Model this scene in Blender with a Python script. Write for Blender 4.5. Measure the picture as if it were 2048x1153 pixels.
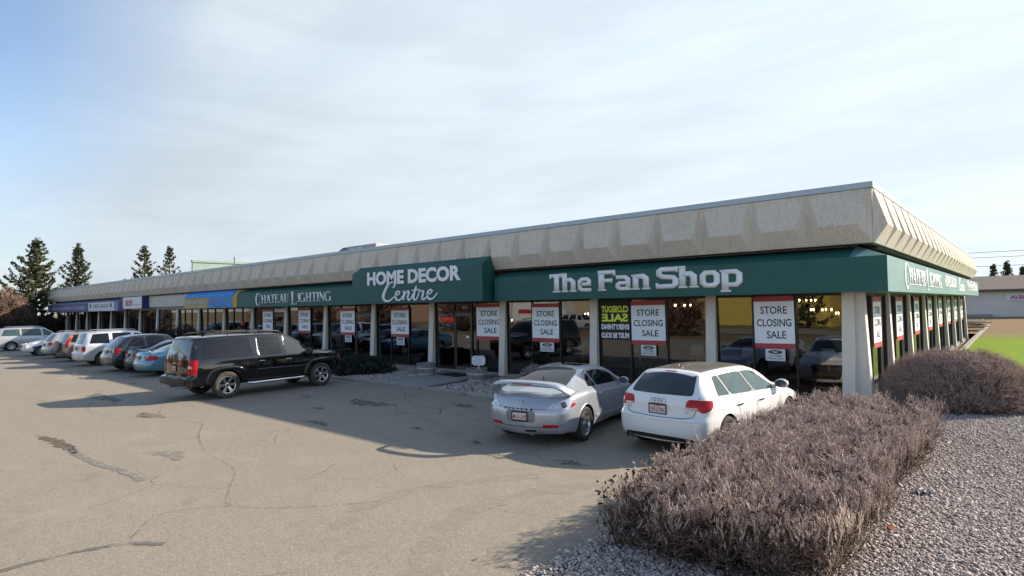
import bpy, bmesh, math, random
import numpy as np
from mathutils import Vector, Matrix
from mathutils.bvhtree import BVHTree
R = math.radians
SC = bpy.context.scene
for o in list(bpy.data.objects): bpy.data.objects.remove(o)
COL = SC.collection
random.seed(7)
RNG = np.random.default_rng(7)

# ------------------------------------------------------------------ camera
CAMPOS = Vector((3.688, -18.045, 2.85))
YAW, PITCH, ROLL, FPX = 0.71867, 0.03155, -0.01653, 1178.9
def cam_axes():
    f = Vector((-math.sin(YAW)*math.cos(PITCH), math.cos(YAW)*math.cos(PITCH), math.sin(PITCH)))
    r = Vector((math.cos(YAW), math.sin(YAW), 0)); u = r.cross(f)
    return r*math.cos(ROLL)+u*math.sin(ROLL), u*math.cos(ROLL)-r*math.sin(ROLL), f
_r, _u, _f = cam_axes()
cd = bpy.data.cameras.new('camera'); cam = bpy.data.objects.new('camera', cd); COL.objects.link(cam)
cam.matrix_world = Matrix(((_r.x, _u.x, -_f.x, CAMPOS.x), (_r.y, _u.y, -_f.y, CAMPOS.y), (_r.z, _u.z, -_f.z, CAMPOS.z), (0, 0, 0, 1)))
cd.sensor_width = 36; cd.lens = 36*FPX/2048; cd.clip_start = 0.1; cd.clip_end = 6000
SC.camera = cam

# ------------------------------------------------------------------ sky, sun, exposure
SUNV = Vector((1.15, 1.64, 1.0)).normalized()
SUN_EL = math.asin(SUNV.z); SUN_AZ = math.atan2(SUNV.x, SUNV.y)
W = bpy.data.worlds.new("World"); SC.world = W; W.use_nodes = True
wn, wl = W.node_tree.nodes, W.node_tree.links
wn.clear()
def wnode(t, **k):
    n = wn.new(t)
    for a, v in k.items(): setattr(n, a, v)
    return n
sky = wnode('ShaderNodeTexSky', sky_type='NISHITA', sun_disc=False, sun_elevation=SUN_EL, sun_rotation=SUN_AZ,
            altitude=600, air_density=1.0, dust_density=1.2, ozone_density=1.6)
bg_sky = wnode('ShaderNodeBackground'); bg_sky.inputs[1].default_value = 0.115
wl.new(sky.outputs[0], bg_sky.inputs[0])
tc = wnode('ShaderNodeTexCoord')
# clouds live in a flat layer overhead: direction / (z + c)
sep = wnode('ShaderNodeSeparateXYZ'); wl.new(tc.outputs['Generated'], sep.inputs[0])
def wmath(op, a, b=None, clamp=False):
    n = wnode('ShaderNodeMath', operation=op, use_clamp=clamp)
    for i, v in enumerate((a, b)):
        if v is None: continue
        if isinstance(v, (int, float)): n.inputs[i].default_value = v
        else: wl.new(v, n.inputs[i])
    return n.outputs[0]
zz = wmath('MAXIMUM', sep.outputs[2], 0.0)
den = wmath('ADD', zz, 0.16)
cx = wmath('DIVIDE', sep.outputs[0], den); cy = wmath('DIVIDE', sep.outputs[1], den)
comb = wnode('ShaderNodeCombineXYZ'); wl.new(cx, comb.inputs[0]); wl.new(cy, comb.inputs[1])
mp = wnode('ShaderNodeMapping'); wl.new(comb.outputs[0], mp.inputs[0])
mp.inputs['Rotation'].default_value = (0, 0, R(35)); mp.inputs['Scale'].default_value = (0.30, 1.0, 1.0); mp.inputs['Location'].default_value = (1.7, 0.4, 0)
nz = wnode('ShaderNodeTexNoise'); nz.inputs['Scale'].default_value = 1.1; nz.inputs['Detail'].default_value = 9; nz.inputs['Roughness'].default_value = 0.55; nz.inputs['Distortion'].default_value = 0.5
wl.new(mp.outputs[0], nz.inputs[0])
cr = wnode('ShaderNodeValToRGB'); wl.new(nz.outputs[0], cr.inputs[0])
cr.color_ramp.elements[0].position = 0.32; cr.color_ramp.elements[0].color = (0, 0, 0, 1)
cr.color_ramp.elements[1].position = 0.62; cr.color_ramp.elements[1].color = (1, 1, 1, 1)
# a broad veil of high cloud that thickens towards the sun
dotn = wnode('ShaderNodeVectorMath', operation='DOT_PRODUCT'); wl.new(tc.outputs['Generated'], dotn.inputs[0])
dotn.inputs[1].default_value = (SUNV.x, SUNV.y, SUNV.z)
dotc = wnode('ShaderNodeVectorMath', operation='DOT_PRODUCT'); wl.new(tc.outputs['Generated'], dotc.inputs[0]); dotc.inputs[1].default_value = (-0.318, 0.927, 0.198)
def wrange(v, a, b, c=0., d=1., smooth=True):
    n = wnode('ShaderNodeMapRange', interpolation_type='SMOOTHSTEP' if smooth else 'LINEAR'); wl.new(v, n.inputs[0])
    for i, q in enumerate((a, b, c, d)): n.inputs[i+1].default_value = q
    return n.outputs[0]
veil = wrange(dotc.outputs['Value'], 0.41, 0.80)
low = wmath('MULTIPLY', wrange(sep.outputs[2], 0.36, 0.02), wrange(dotc.outputs['Value'], 0.0, 0.5))
wisp = wmath('MULTIPLY', wmath('SUBTRACT', cr.outputs[0], 0.5), wrange(dotc.outputs['Value'], 0.35, 0.7, 0.12, 0.42))
cov = wmath('ADD', wmath('ADD', veil, wisp), wmath('MULTIPLY', low, 0.75))
cov = wmath('MAXIMUM', cov, 0.0)
# streaks of thin cloud low in the sky, stretched along the horizon
mp2 = wnode('ShaderNodeMapping'); wl.new(tc.outputs['Generated'], mp2.inputs[0]); mp2.inputs['Scale'].default_value = (1.2, 1.2, 9.0)
nz2 = wnode('ShaderNodeTexNoise'); nz2.inputs['Scale'].default_value = 1.9; nz2.inputs['Detail'].default_value = 7; nz2.inputs['Roughness'].default_value = 0.6; nz2.inputs['Distortion'].default_value = 0.3
wl.new(mp2.outputs[0], nz2.inputs[0])
nz3 = wnode('ShaderNodeTexNoise'); nz3.inputs['Scale'].default_value = 2.1; nz3.inputs['Detail'].default_value = 6; wl.new(mp.outputs[0], nz3.inputs[0])
cov = wmath('MINIMUM', wmath('MAXIMUM', cov, wmath('MULTIPLY', wrange(nz2.outputs[0], 0.48, 0.60), wmath('MULTIPLY', wrange(sep.outputs[2], 0.95, 0.35, 0.0, 0.8), wrange(dotc.outputs['Value'], 0.42, 0.10)))), 0.97)
shade = wmath('MULTIPLY', wrange(nz2.outputs[0], 0.34, 0.62, 0.945, 1.03), wrange(nz3.outputs[0], 0.32, 0.62, 0.965, 1.035))
glow = wrange(dotn.outputs['Value'], -0.3, 0.85, 0.40, 0.545, False)
bg_cl = wnode('ShaderNodeBackground'); bg_cl.inputs[0].default_value = (0.82, 0.915, 1.0, 1)
wl.new(wmath('MULTIPLY', glow, shade), bg_cl.inputs[1])
mixw = wnode('ShaderNodeMixShader'); wl.new(cov, mixw.inputs[0]); wl.new(bg_sky.outputs[0], mixw.inputs[1]); wl.new(bg_cl.outputs[0], mixw.inputs[2])
wout = wnode('ShaderNodeOutputWorld'); wl.new(mixw.outputs[0], wout.inputs[0])

sd = bpy.data.lights.new('sun', 'SUN'); sd.energy = 4.6; sd.angle = R(0.55); sd.color = (1.0, 0.87, 0.70)
sun = bpy.data.objects.new('sun', sd); COL.objects.link(sun)
sun.rotation_euler = SUNV.to_track_quat('Z', 'Y').to_euler(); sun.location = (40, 50, 40)
SC.view_settings.view_transform = 'Standard'; SC.view_settings.look = 'None'
SC.view_settings.exposure = 1.0; SC.view_settings.gamma = 1.0
try: SC.view_settings.use_curve_mapping = False
except Exception: pass
SC.cycles.use_denoising = True
SC.cycles.max_bounces = 8; SC.cycles.transparent_max_bounces = 12; SC.cycles.caustics_reflective = False; SC.cycles.caustics_refractive = False
SC.cycles.sample_clamp_indirect = 6.0

# ------------------------------------------------------------------ helpers: materials
MATS = {}
class NT:
    def __init__(s, name):
        s.m = bpy.data.materials.new(name); s.m.use_nodes = True
        s.n, s.l = s.m.node_tree.nodes, s.m.node_tree.links
        s.b = s.n['Principled BSDF']; s.out = s.n['Material Output']
        s.tc = s.n.new('ShaderNodeTexCoord')
    def set(s, **k):
        names = dict(color='Base Color', rough='Roughness', metal='Metallic', spec='Specular IOR Level', coat='Coat Weight', coatr='Coat Roughness', trans='Transmission Weight', ior='IOR', alpha='Alpha', sheen='Sheen Weight')
        for a, v in k.items():
            i = s.b.inputs[names[a]]
            if hasattr(v, 'is_output'): s.l.new(v, i)
            elif a == 'color': i.default_value = (*v, 1)
            else: i.default_value = v
        return s
    def math(s, op, a, b=None, c=None, clamp=False):
        n = s.n.new('ShaderNodeMath'); n.operation = op; n.use_clamp = clamp
        for i, v in enumerate((a, b, c)):
            if v is None: continue
            if hasattr(v, 'is_output'): s.l.new(v, n.inputs[i])
            else: n.inputs[i].default_value = v
        return n.outputs[0]
    def vec(s, src='Object', scale=(1, 1, 1), rot=(0, 0, 0), loc=(0, 0, 0)):
        n = s.n.new('ShaderNodeMapping'); s.l.new(s.tc.outputs[src], n.inputs[0])
        n.inputs['Scale'].default_value = scale; n.inputs['Rotation'].default_value = rot; n.inputs['Location'].default_value = loc
        return n.outputs[0]
    def noise(s, v, scale, detail=4, rough=0.5, dist=0.0, col=False):
        n = s.n.new('ShaderNodeTexNoise'); s.l.new(v, n.inputs[0])
        n.inputs['Scale'].default_value = scale; n.inputs['Detail'].default_value = detail; n.inputs['Roughness'].default_value = rough; n.inputs['Distortion'].default_value = dist
        return n.outputs[1 if col else 0]
    def voro(s, v, scale, feature='DISTANCE_TO_EDGE', out=0, rnd=1.0):
        n = s.n.new('ShaderNodeTexVoronoi'); n.feature = feature; s.l.new(v, n.inputs['Vector']); n.inputs['Scale'].default_value = scale
        n.inputs['Randomness'].default_value = rnd
        return n.outputs[out]
    def wave(s, v, scale, dist=0, direction='X', profile='SIN'):
        n = s.n.new('ShaderNodeTexWave'); n.bands_direction = direction; n.wave_profile = profile
        s.l.new(v, n.inputs[0]); n.inputs['Scale'].default_value = scale; n.inputs['Distortion'].default_value = dist
        return n.outputs['Fac']
    def ramp(s, f, *stops):
        n = s.n.new('ShaderNodeValToRGB'); s.l.new(f, n.inputs[0]); e = n.color_ramp.elements
        while len(e) < len(stops): e.new(0.5)
        for i, (p, c) in enumerate(stops):
            e[i].position = p; e[i].color = (*c, 1) if len(c) == 3 else c
        return n.outputs[0]
    def rng(s, f, a, b, c=0., d=1.):
        n = s.n.new('ShaderNodeMapRange'); s.l.new(f, n.inputs[0])
        for i, v in enumerate((a, b, c, d)): n.inputs[i+1].default_value = v
        return n.outputs[0]
    def mix(s, f, a, b, mode='MIX'):
        n = s.n.new('ShaderNodeMix'); n.data_type = 'RGBA'; n.blend_type = mode
        for i, v in ((0, f), (6, a), (7, b)):
            if hasattr(v, 'is_output'): s.l.new(v, n.inputs[i])
            else: n.inputs[i].default_value = v if i == 0 else (*v, 1)
        return n.outputs[2]
    def bump(s, h, strength=0.3, dist=0.02, prev=None):
        n = s.n.new('ShaderNodeBump'); s.l.new(h, n.inputs['Height']); n.inputs['Strength'].default_value = strength; n.inputs['Distance'].default_value = dist
        if prev is not None: s.l.new(prev, n.inputs['Normal'])
        s.l.new(n.outputs[0], s.b.inputs['Normal']); return n.outputs[0]
    def island(s):
        n = s.n.new('ShaderNodeNewGeometry'); return n.outputs['Random Per Island']
    def objrand(s):
        n = s.n.new('ShaderNodeObjectInfo'); return n.outputs['Random']

def plain(name, color, rough=0.6, metal=0.0, spec=0.5, var=0.12, scale=6.0, bump=0.0, coat=0.0):
    """A procedural material: its colour varies a little with soft noise."""
    if name in MATS: return MATS[name]
    t = NT(name); t.set(rough=rough, metal=metal, spec=spec, coat=coat, coatr=0.03)
    v = t.vec(); n = t.noise(v, scale, 5, 0.6)
    c0 = tuple(x*(1-var) for x in color); c1 = tuple(min(1, x*(1+var)) for x in color)
    t.set(color=t.ramp(n, (0.3, c0), (0.7, c1)))
    if bump: t.bump(t.noise(v, scale*6, 4), bump, 0.01)
    MATS[name] = t.m; return t.m
def emit(name, color, strength):
    if name in MATS: return MATS[name]
    t = NT(name); t.b.inputs['Emission Color'].default_value = (*color, 1); t.b.inputs['Emission Strength'].default_value = strength
    t.set(color=color); MATS[name] = t.m; return t.m
def paint(name, color, metallic=False, dirt=0.25, dirtcol=(0.20, 0.165, 0.12), rough=0.32):
    """Car paint: clear coat over colour, road dust low on the body and in patches."""
    if name in MATS: return MATS[name]
    t = NT(name)
    v = t.vec()
    sepn = t.n.new('ShaderNodeSeparateXYZ'); t.l.new(v, sepn.inputs[0])
    lowz = t.rng(sepn.outputs[2], 0.15, 0.75, 1.0, 0.0)
    nn = t.noise(v, 3.5, 6, 0.65)
    d = t.math('MULTIPLY', t.math('ADD', t.math('MULTIPLY', lowz, 1.1), 0.18), t.rng(nn, 0.3, 0.75, 0.25, 1.0))
    d = t.math('MULTIPLY', d, dirt*1.6, clamp=True)
    fl = t.noise(v, 900, 1) if metallic else t.noise(v, 40, 2)
    k0, k1 = (.93, 1.05) if metallic else (.985, 1.01); c0 = tuple(x*k0 for x in color); c1 = tuple(min(1, x*k1) for x in color)
    base = t.ramp(fl, (0.35, c0), (0.65, c1))
    t.set(color=t.mix(d, base, dirtcol), rough=t.rng(d, 0, 0.8, rough, 0.7), metal=0.5 if metallic else 0.0, coat=t.rng(d, 0, 0.7, 0.9, 0.1), coatr=0.04)
    MATS[name] = t.m; return t.m

# ------------------------------------------------------------------ helpers: meshes and objects
def np_mesh(name, verts, faces, smooth=False):
    """verts (n,3); faces: (m,k) int array."""
    me = bpy.data.meshes.new(name)
    verts = np.asarray(verts, np.float32); faces = np.asarray(faces, np.int32)
    m, k = faces.shape
    me.vertices.add(len(verts)); me.vertices.foreach_set('co', verts.ravel())
    me.loops.add(m*k); me.loops.foreach_set('vertex_index', faces.ravel())
    me.polygons.add(m); me.polygons.foreach_set('loop_start', np.arange(0, m*k, k, dtype=np.int32))
    me.polygons.foreach_set('loop_total', np.full(m, k, np.int32))
    me.update(calc_edges=True); me.validate()
    if smooth: me.polygons.foreach_set('use_smooth', np.ones(m, bool))
    return me
def link(name, me, mat=None, parent=None, loc=None, rot=None):
    o = bpy.data.objects.new(name, me); COL.objects.link(o)
    if mat is not None and me is not None:
        me.materials.clear()
        for mm in (mat if isinstance(mat, (list, tuple)) else [mat]): me.materials.append(mm)
    if parent is not None: o.parent = parent
    if loc is not None: o.location = loc
    if rot is not None: o.rotation_euler = rot
    return o
def tag(o, label=None, cat=None, group=None, kind=None):
    for k, v in (('label', label), ('category', cat), ('group', group), ('kind', kind)):
        if v: o[k] = v
    return o
def empty(name, loc=(0, 0, 0), rz=0.0, scale=1.0, parent=None):
    o = bpy.data.objects.new(name, None); COL.objects.link(o); o.location = loc; o.rotation_euler = (0, 0, rz); o.scale = (scale,)*3
    o.empty_display_size = 0.2
    if parent is not None: o.parent = parent
    return o
def thing(name, label, cat, loc=(0, 0, 0), rz=0.0, group=None, scale=1.0):
    return tag(empty(name, loc, rz, scale), label, cat, group)

class MB:
    """Collects simple solids into one mesh."""
    def __init__(s): s.bm = bmesh.new()
    def box(s, x0, x1, y0, y1, z0, z1, mat=0, bevel=0.0):
        vs = [s.bm.verts.new(p) for p in ((x0,y0,z0),(x1,y0,z0),(x1,y1,z0),(x0,y1,z0),(x0,y0,z1),(x1,y0,z1),(x1,y1,z1),(x0,y1,z1))]
        fs = [s.bm.faces.new([vs[i] for i in q]) for q in ((3,2,1,0),(4,5,6,7),(0,1,5,4),(1,2,6,5),(2,3,7,6),(3,0,4,7))]
        for f in fs: f.material_index = mat
        if bevel:
            es = list({e for f in fs for e in f.edges})
            bmesh.ops.bevel(s.bm, geom=es, offset=bevel, segments=2, affect='EDGES', profile=0.5)
        return s
    def hexa(s, pts, mat=0):
        """8 points: bottom ring 0-3 counter-clockwise, top ring 4-7."""
        vs = [s.bm.verts.new(p) for p in pts]
        for q in ((3,2,1,0),(4,5,6,7),(0,1,5,4),(1,2,6,5),(2,3,7,6),(3,0,4,7)):
            s.bm.faces.new([vs[i] for i in q]).material_index = mat
        return s
    def poly(s, pts, mat=0):
        f = s.bm.faces.new([s.bm.verts.new(p) for p in pts]); f.material_index = mat; return s
    def prism(s, prof, axis, a, b, mat=0):
        """profile (list of 2D points, ccw) swept along an axis: 'x' -> (y,z), 'y' -> (x,z), 'z' -> (x,y)."""
        def P(p, t):
            return (t, p[0], p[1]) if axis == 'x' else (p[0], t, p[1]) if axis == 'y' else (p[0], p[1], t)
        A = [s.bm.verts.new(P(p, a)) for p in prof]; B = [s.bm.verts.new(P(p, b)) for p in prof]
        n = len(prof)
        fs = [s.bm.faces.new(A[::-1]), s.bm.faces.new(B)] + [s.bm.faces.new((A[i], A[(i+1) % n], B[(i+1) % n], B[i])) for i in range(n)]
        for f in fs: f.material_index = mat
        return s
    def lathe(s, prof, n=24, c=(0, 0, 0), axis='z', mat=0, smooth=True, cap=True):
        rings = []
        for r, h in prof:
            ring = []
            for i in range(n):
                a = 2*math.pi*i/n; p = (r*math.cos(a), r*math.sin(a), h)
                if axis == 'y': p = (p[0], p[2], p[1])
                if axis == 'x': p = (p[2], p[0], p[1])
                ring.append(s.bm.verts.new((p[0]+c[0], p[1]+c[1], p[2]+c[2])))
            rings.append(ring)
        for A, B in zip(rings, rings[1:]):
            for i in range(n):
                f = s.bm.faces.new((A[i], A[(i+1) % n], B[(i+1) % n], B[i])); f.smooth = smooth; f.material_index = mat
        for ring in (rings[0], rings[-1]) if cap else ():
            try:
                f = s.bm.faces.new(ring); f.material_index = mat
            except Exception: pass
        return s
    def tube(s, pts, r, n=6, mat=0, r1=None):
        pts = [Vector(p) for p in pts]; rings = []
        for i, p in enumerate(pts):
            d = (pts[min(i+1, len(pts)-1)]-pts[max(i-1, 0)]).normalized()
            a = d.orthogonal().normalized() if abs(d.z) > .95 else d.cross(Vector((0, 0, 1))).normalized(); b = d.cross(a)
            rr = r if r1 is None else r+(r1-r)*i/(len(pts)-1)
            rings.append([s.bm.verts.new(p+(a*math.cos(2*math.pi*k/n)+b*math.sin(2*math.pi*k/n))*rr) for k in range(n)])
        for A, B in zip(rings, rings[1:]):
            for k in range(n):
                f = s.bm.faces.new((A[k], A[(k+1) % n], B[(k+1) % n], B[k])); f.smooth = True; f.material_index = mat
        for ring in (rings[0], rings[-1]): s.bm.faces.new(ring).material_index = mat
        return s
    def ball(s, c, r, sub=2, sc=(1, 1, 1), mat=0):
        ret = bmesh.ops.create_icosphere(s.bm, subdivisions=sub, radius=1.0)
        for v in ret['verts']: v.co = Vector((c[0]+v.co.x*r*sc[0], c[1]+v.co.y*r*sc[1], c[2]+v.co.z*r*sc[2]))
        for f in {f for v in ret['verts'] for f in v.link_faces}: f.smooth = True; f.material_index = mat
        return s
    def mesh(s, name, fix=True):
        if fix: bmesh.ops.recalc_face_normals(s.bm, faces=s.bm.faces)
        me = bpy.data.meshes.new(name); s.bm.to_mesh(me); s.bm.free(); return me
    def build(s, name, mat, parent=None, loc=None, rot=None, angle=None):
        me = s.mesh(name)
        if angle is not None:
            me.polygons.foreach_set('use_smooth', np.ones(len(me.polygons), bool)); me.set_sharp_from_angle(angle=R(angle))
        return link(name, me, mat, parent, loc, rot)

def catmull(pts, n=8, closed=False):
    P = [np.array(p, float) for p in pts]; out = []
    N = len(P)
    for i in range(N if closed else N-1):
        p0 = P[i-1] if (closed or i > 0) else 2*P[0]-P[1]
        p1 = P[i]; p2 = P[(i+1) % N]; p3 = P[(i+2) % N] if (closed or i+2 < N) else 2*P[-1]-P[-2]
        for k in range(n):
            t = k/n
            out.append(0.5*((2*p1)+(-p0+p2)*t+(2*p0-5*p1+4*p2-p3)*t*t+(-p0+3*p1-3*p2+p3)*t**3))
    if not closed: out.append(P[-1])
    return out

# ---- lettering: the built-in face, or strokes drawn by hand
def text_mesh(name, body, size, bold=0.0, depth=0.004, sx=1.0, shear=0.0, align='CENTER', mirror=False, space=1.0):
    c = bpy.data.curves.new(name, 'FONT'); c.body = body; c.size = size; c.offset = bold; c.extrude = depth/2
    c.align_x = align; c.align_y = 'BOTTOM_BASELINE'; c.shear = shear; c.resolution_u = 3; c.space_character = space
    o = bpy.data.objects.new(name, c); COL.objects.link(o)
    dg = bpy.context.evaluated_depsgraph_get(); dg.update()
    me = bpy.data.meshes.new_from_object(o.evaluated_get(dg)); bpy.data.objects.remove(o); bpy.data.curves.remove(c)
    k = len(me.vertices); co = np.empty(k*3, np.float32); me.vertices.foreach_get('co', co); co = co.reshape(-1, 3)
    co[:, 0] *= sx*(-1 if mirror else 1)
    me.vertices.foreach_set('co', co.ravel())
    if mirror: me.flip_normals()
    me.name = name; me.update(); return me
FRONT = (R(90), 0, 0)              # lettering that faces -Y (reads towards +X)
SIDE = (R(90), 0, R(90))           # lettering that faces +X (reads towards +Y)
def letter(name, body, size, mat, parent, loc, rot=FRONT, **k):
    return link(name, text_mesh(name, body, size, **k), mat, parent, loc, rot)
class Strokes:
    """Letters from ribbons of varying width, as thin prisms in the xy plane; each ribbon a hair higher than the last."""
    def __init__(s): s.v = []; s.f = []; s.k = 0; s.rib = []
    def add(s, pts, w, closed=False):
        s.rib.append(([tuple(p) for p in pts], w, closed))
    def mesh(s, name, grow=0.0, depth=0.006, z0=0.0):
        V, F = [], []
        for k, (pts, w, closed) in enumerate(s.rib):
            P = [np.array(p[:2], float) for p in pts]; n = len(P)
            ws = [p[2] if len(p) > 2 else w for p in pts]
            L, Rr = [], []
            for i in range(n):
                a = P[i-1] if (i > 0 or closed) else None; b = P[(i+1) % n] if (i < n-1 or closed) else None
                d1 = None if a is None else (P[i]-a)/max(1e-9, np.linalg.norm(P[i]-a)); d2 = None if b is None else (b-P[i])/max(1e-9, np.linalg.norm(b-P[i]))
                if d1 is None: d1 = d2
                if d2 is None: d2 = d1
                n1 = np.array([-d1[1], d1[0]]); n2 = np.array([-d2[1], d2[0]])
                m = n1+n2; ml = np.linalg.norm(m); m = n1 if ml < 1e-6 else m/ml
                sc = 1/max(0.45, float(m@n1)); h = ws[i]/2+grow
                p = P[i].copy()
                if grow and not closed:
                    if i == 0: p = p-d2*grow
                    if i == n-1: p = p+d1*grow
                L.append(p+m*h*sc); Rr.append(p-m*h*sc)
            zt = z0+depth+k*0.00004; base = len(V)
            for q in L: V.append((q[0], q[1], zt))
            for q in Rr: V.append((q[0], q[1], zt))
            for q in L: V.append((q[0], q[1], z0))
            for q in Rr: V.append((q[0], q[1], z0))
            m = n if closed else n-1
            for i in range(m):
                j = (i+1) % n
                F.append((base+i, base+n+i, base+n+j, base+j))
                F.append((base+j, base+2*n+j, base+2*n+i, base+i))
                F.append((base+n+i, base+3*n+i, base+3*n+j, base+n+j))
            if not closed:
                F.append((base, base+2*n, base+3*n, base+n)); F.append((base+n-1, base+2*n-1, base+4*n-1, base+3*n-1))
        return np_mesh(name, V, F)
# ================================================================== GROUND
def ground_mats():
    t = NT('asphalt'); v = t.vec()
    big = t.noise(v, 0.22, 5, 0.6); mid = t.noise(v, 1.3, 6, 0.65); fine = t.noise(v, 38, 3, 0.7); grain = t.voro(v, 62, 'F1', 1)
    c = t.ramp(mid, (0.28, (0.224, 0.194, 0.154)), (0.72, (0.296, 0.260, 0.206)))
    c = t.mix(t.rng(big, 0.38, 0.68), c, (0.262, 0.233, 0.191))
    sg = t.n.new('ShaderNodeSeparateColor'); t.l.new(grain, sg.inputs[0])
    c = t.mix(0.55, c, t.ramp(sg.outputs[0], (0.0, (0.147, 0.132, 0.109)), (0.45, (0.254, 0.226, 0.182)), (0.9, (0.339, 0.297, 0.234)), (1.0, (0.475, 0.418, 0.343))), 'MIX')
    c = t.mix(t.math('MULTIPLY', t.rng(fine, 0.35, 0.7), 0.35), c, (0.169, 0.152, 0.127))
    # hairline cracks in places, each following its own wandering line
    wv = t.n.new('ShaderNodeMix'); wv.data_type = 'VECTOR'; wv.inputs[0].default_value = 0.22
    t.l.new(v, wv.inputs[4]); t.l.new(t.noise(v, 0.9, 5, 0.6, col=True), wv.inputs[5])
    ed = t.voro(wv.outputs[1], 0.42)
    crk = t.rng(ed, 0.0016, 0.0048, 1.0, 0.0)
    crk = t.math('MULTIPLY', crk, t.rng(t.noise(v, 0.35, 3), 0.50, 0.58))
    ed2 = t.voro(wv.outputs[1], 1.7); crk2 = t.math('MULTIPLY', t.rng(ed2, 0.004, 0.011, 1.0, 0.0), t.rng(t.noise(v, 0.27, 3, 0.5), 0.60, 0.66))
    crk = t.math('MAXIMUM', crk, crk2)
    c = t.mix(t.math('MULTIPLY', crk, 0.42), c, (0.096, 0.086, 0.071))
    # faint oil drips and dusty drifts
    oil = t.rng(t.noise(v, 0.75, 4, 0.55), 0.62, 0.72); c = t.mix(t.math('MULTIPLY', oil, 0.30), c, (0.136, 0.119, 0.096))
    dust = t.rng(t.noise(v, 0.5, 5, 0.6, 0.6), 0.58, 0.75); c = t.mix(t.math('MULTIPLY', dust, 0.5), c, (0.339, 0.297, 0.234))
    t.set(color=c, rough=t.rng(mid, 0.3, 0.7, 0.82, 0.95), spec=0.3)
    b = t.bump(sg.outputs[1], 0.35, 0.006); t.bump(t.math('SUBTRACT', 1.0, crk), 0.5, 0.012, b)
    MATS['asphalt'] = t.m
    t = NT('dry_grass'); v = t.vec(); n1 = t.noise(v, 0.12, 5, 0.6); n2 = t.noise(v, 5, 6, 0.7); n3 = t.noise(v, 60, 3, 0.7)
    c = t.ramp(n1, (0.3, (0.20, 0.145, 0.075)), (0.55, (0.235, 0.18, 0.09)), (0.75, (0.15, 0.15, 0.06)))
    c = t.mix(t.math('MULTIPLY', n2, 0.5), c, (0.13, 0.095, 0.05)); c = t.mix(t.math('MULTIPLY', n3, 0.4), c, (0.28, 0.22, 0.12))
    t.set(color=c, rough=1.0, spec=0.1); t.bump(n3, 0.6, 0.03); MATS['dry_grass'] = t.m
    t = NT('lawn'); v = t.vec(); sp = t.n.new('ShaderNodeSeparateXYZ'); t.l.new(v, sp.inputs[0])
    yy = t.math('ADD', sp.outputs[1], t.math('MULTIPLY', t.math('SUBTRACT', t.noise(v, 0.35, 4), 0.5), 9.0))
    n2 = t.noise(v, 2.2, 6, 0.7); n3 = t.noise(v, 45, 3, 0.7)
    green = t.ramp(n2, (0.3, (0.14, 0.25, 0.012)), (0.7, (0.21, 0.31, 0.022)))
    brown = t.ramp(n2, (0.3, (0.185, 0.125, 0.07)), (0.7, (0.27, 0.195, 0.115)))
    c = t.mix(t.rng(yy, 31, 35.5), green, brown); c = t.mix(t.math('MULTIPLY', n3, 0.25), c, (0.11, 0.12, 0.03))
    t.set(color=c, rough=1.0, spec=0.1); t.bump(n3, 0.6, 0.03); MATS['lawn'] = t.m
    t = NT('gravel_base'); v = t.vec(); ce = t.voro(v, 26, 'F1', 1); d = t.voro(v, 26, 'F1', 0)
    s2 = t.n.new('ShaderNodeSeparateColor'); t.l.new(ce, s2.inputs[0])
    c = t.ramp(s2.outputs[0], (0, (0.10, 0.088, 0.08)), (0.6, (0.23, 0.205, 0.185)), (1, (0.36, 0.32, 0.29)))
    c = t.mix(t.rng(d, 0.35, 0.75), c, (0.04, 0.034, 0.03)); t.set(color=c, rough=0.9, spec=0.3)
    t.bump(t.math('SUBTRACT', 1.0, d), 1.0, 0.03); MATS['gravel_base'] = t.m
    t = NT('pebble'); isl = t.island(); v = t.vec()
    c = t.ramp(isl, (0, (0.22, 0.185, 0.168)), (0.25, (0.38, 0.325, 0.298)), (0.5, (0.53, 0.465, 0.43)), (0.75, (0.46, 0.385, 0.345)), (1.0, (0.72, 0.665, 0.62)))
    c = t.mix(t.math('MULTIPLY', t.noise(v, 70, 3), 0.35), c, (0.16, 0.135, 0.12)); t.set(color=c, rough=0.8, spec=0.35); MATS['pebble'] = t.m
    t = NT('concrete'); v = t.vec(); n1 = t.noise(v, 1.1, 6, 0.65); n2 = t.noise(v, 40, 4, 0.7)
    c = t.ramp(n1, (0.3, (0.25, 0.235, 0.21)), (0.7, (0.36, 0.34, 0.305))); c = t.mix(t.math('MULTIPLY', n2, 0.3), c, (0.2, 0.185, 0.165))
    t.set(color=c, rough=0.9, spec=0.3); t.bump(n2, 0.25, 0.006); MATS['concrete'] = t.m
    def faded(name, col, lo, hi, sc):
        t = NT(name); v = t.vec(); n = t.noise(v, sc, 6, 0.75); f = t.rng(n, lo, hi)
        tr = t.n.new('ShaderNodeBsdfTransparent'); mx = t.n.new('ShaderNodeMixShader')
        t.set(color=col, rough=0.9, spec=0.2); t.l.new(f, mx.inputs[0]); t.l.new(tr.outputs[0], mx.inputs[1]); t.l.new(t.b.outputs[0], mx.inputs[2]); t.l.new(mx.outputs[0], t.out.inputs[0])
        MATS[name] = t.m
    faded('line_paint', (0.42, 0.34, 0.20), 0.42, 0.74, 9); faded('damp', (0.085, 0.079, 0.071), 0.40, 0.68, 5); faded('rust_patch', (0.135, 0.095, 0.068), 0.36, 0.62, 3.5)
    faded('seal', (0.235, 0.23, 0.21), 0.35, 0.62, 3); faded('tyre_dust', (0.35, 0.32, 0.27), 0.40, 0.85, 2.2); faded('crack_dark', (0.12, 0.11, 0.097), 0.40, 0.66, 7)
    faded('grey_patch', (0.15, 0.143, 0.13), 0.40, 0.60, 2.6)
ground_mats()

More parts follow.
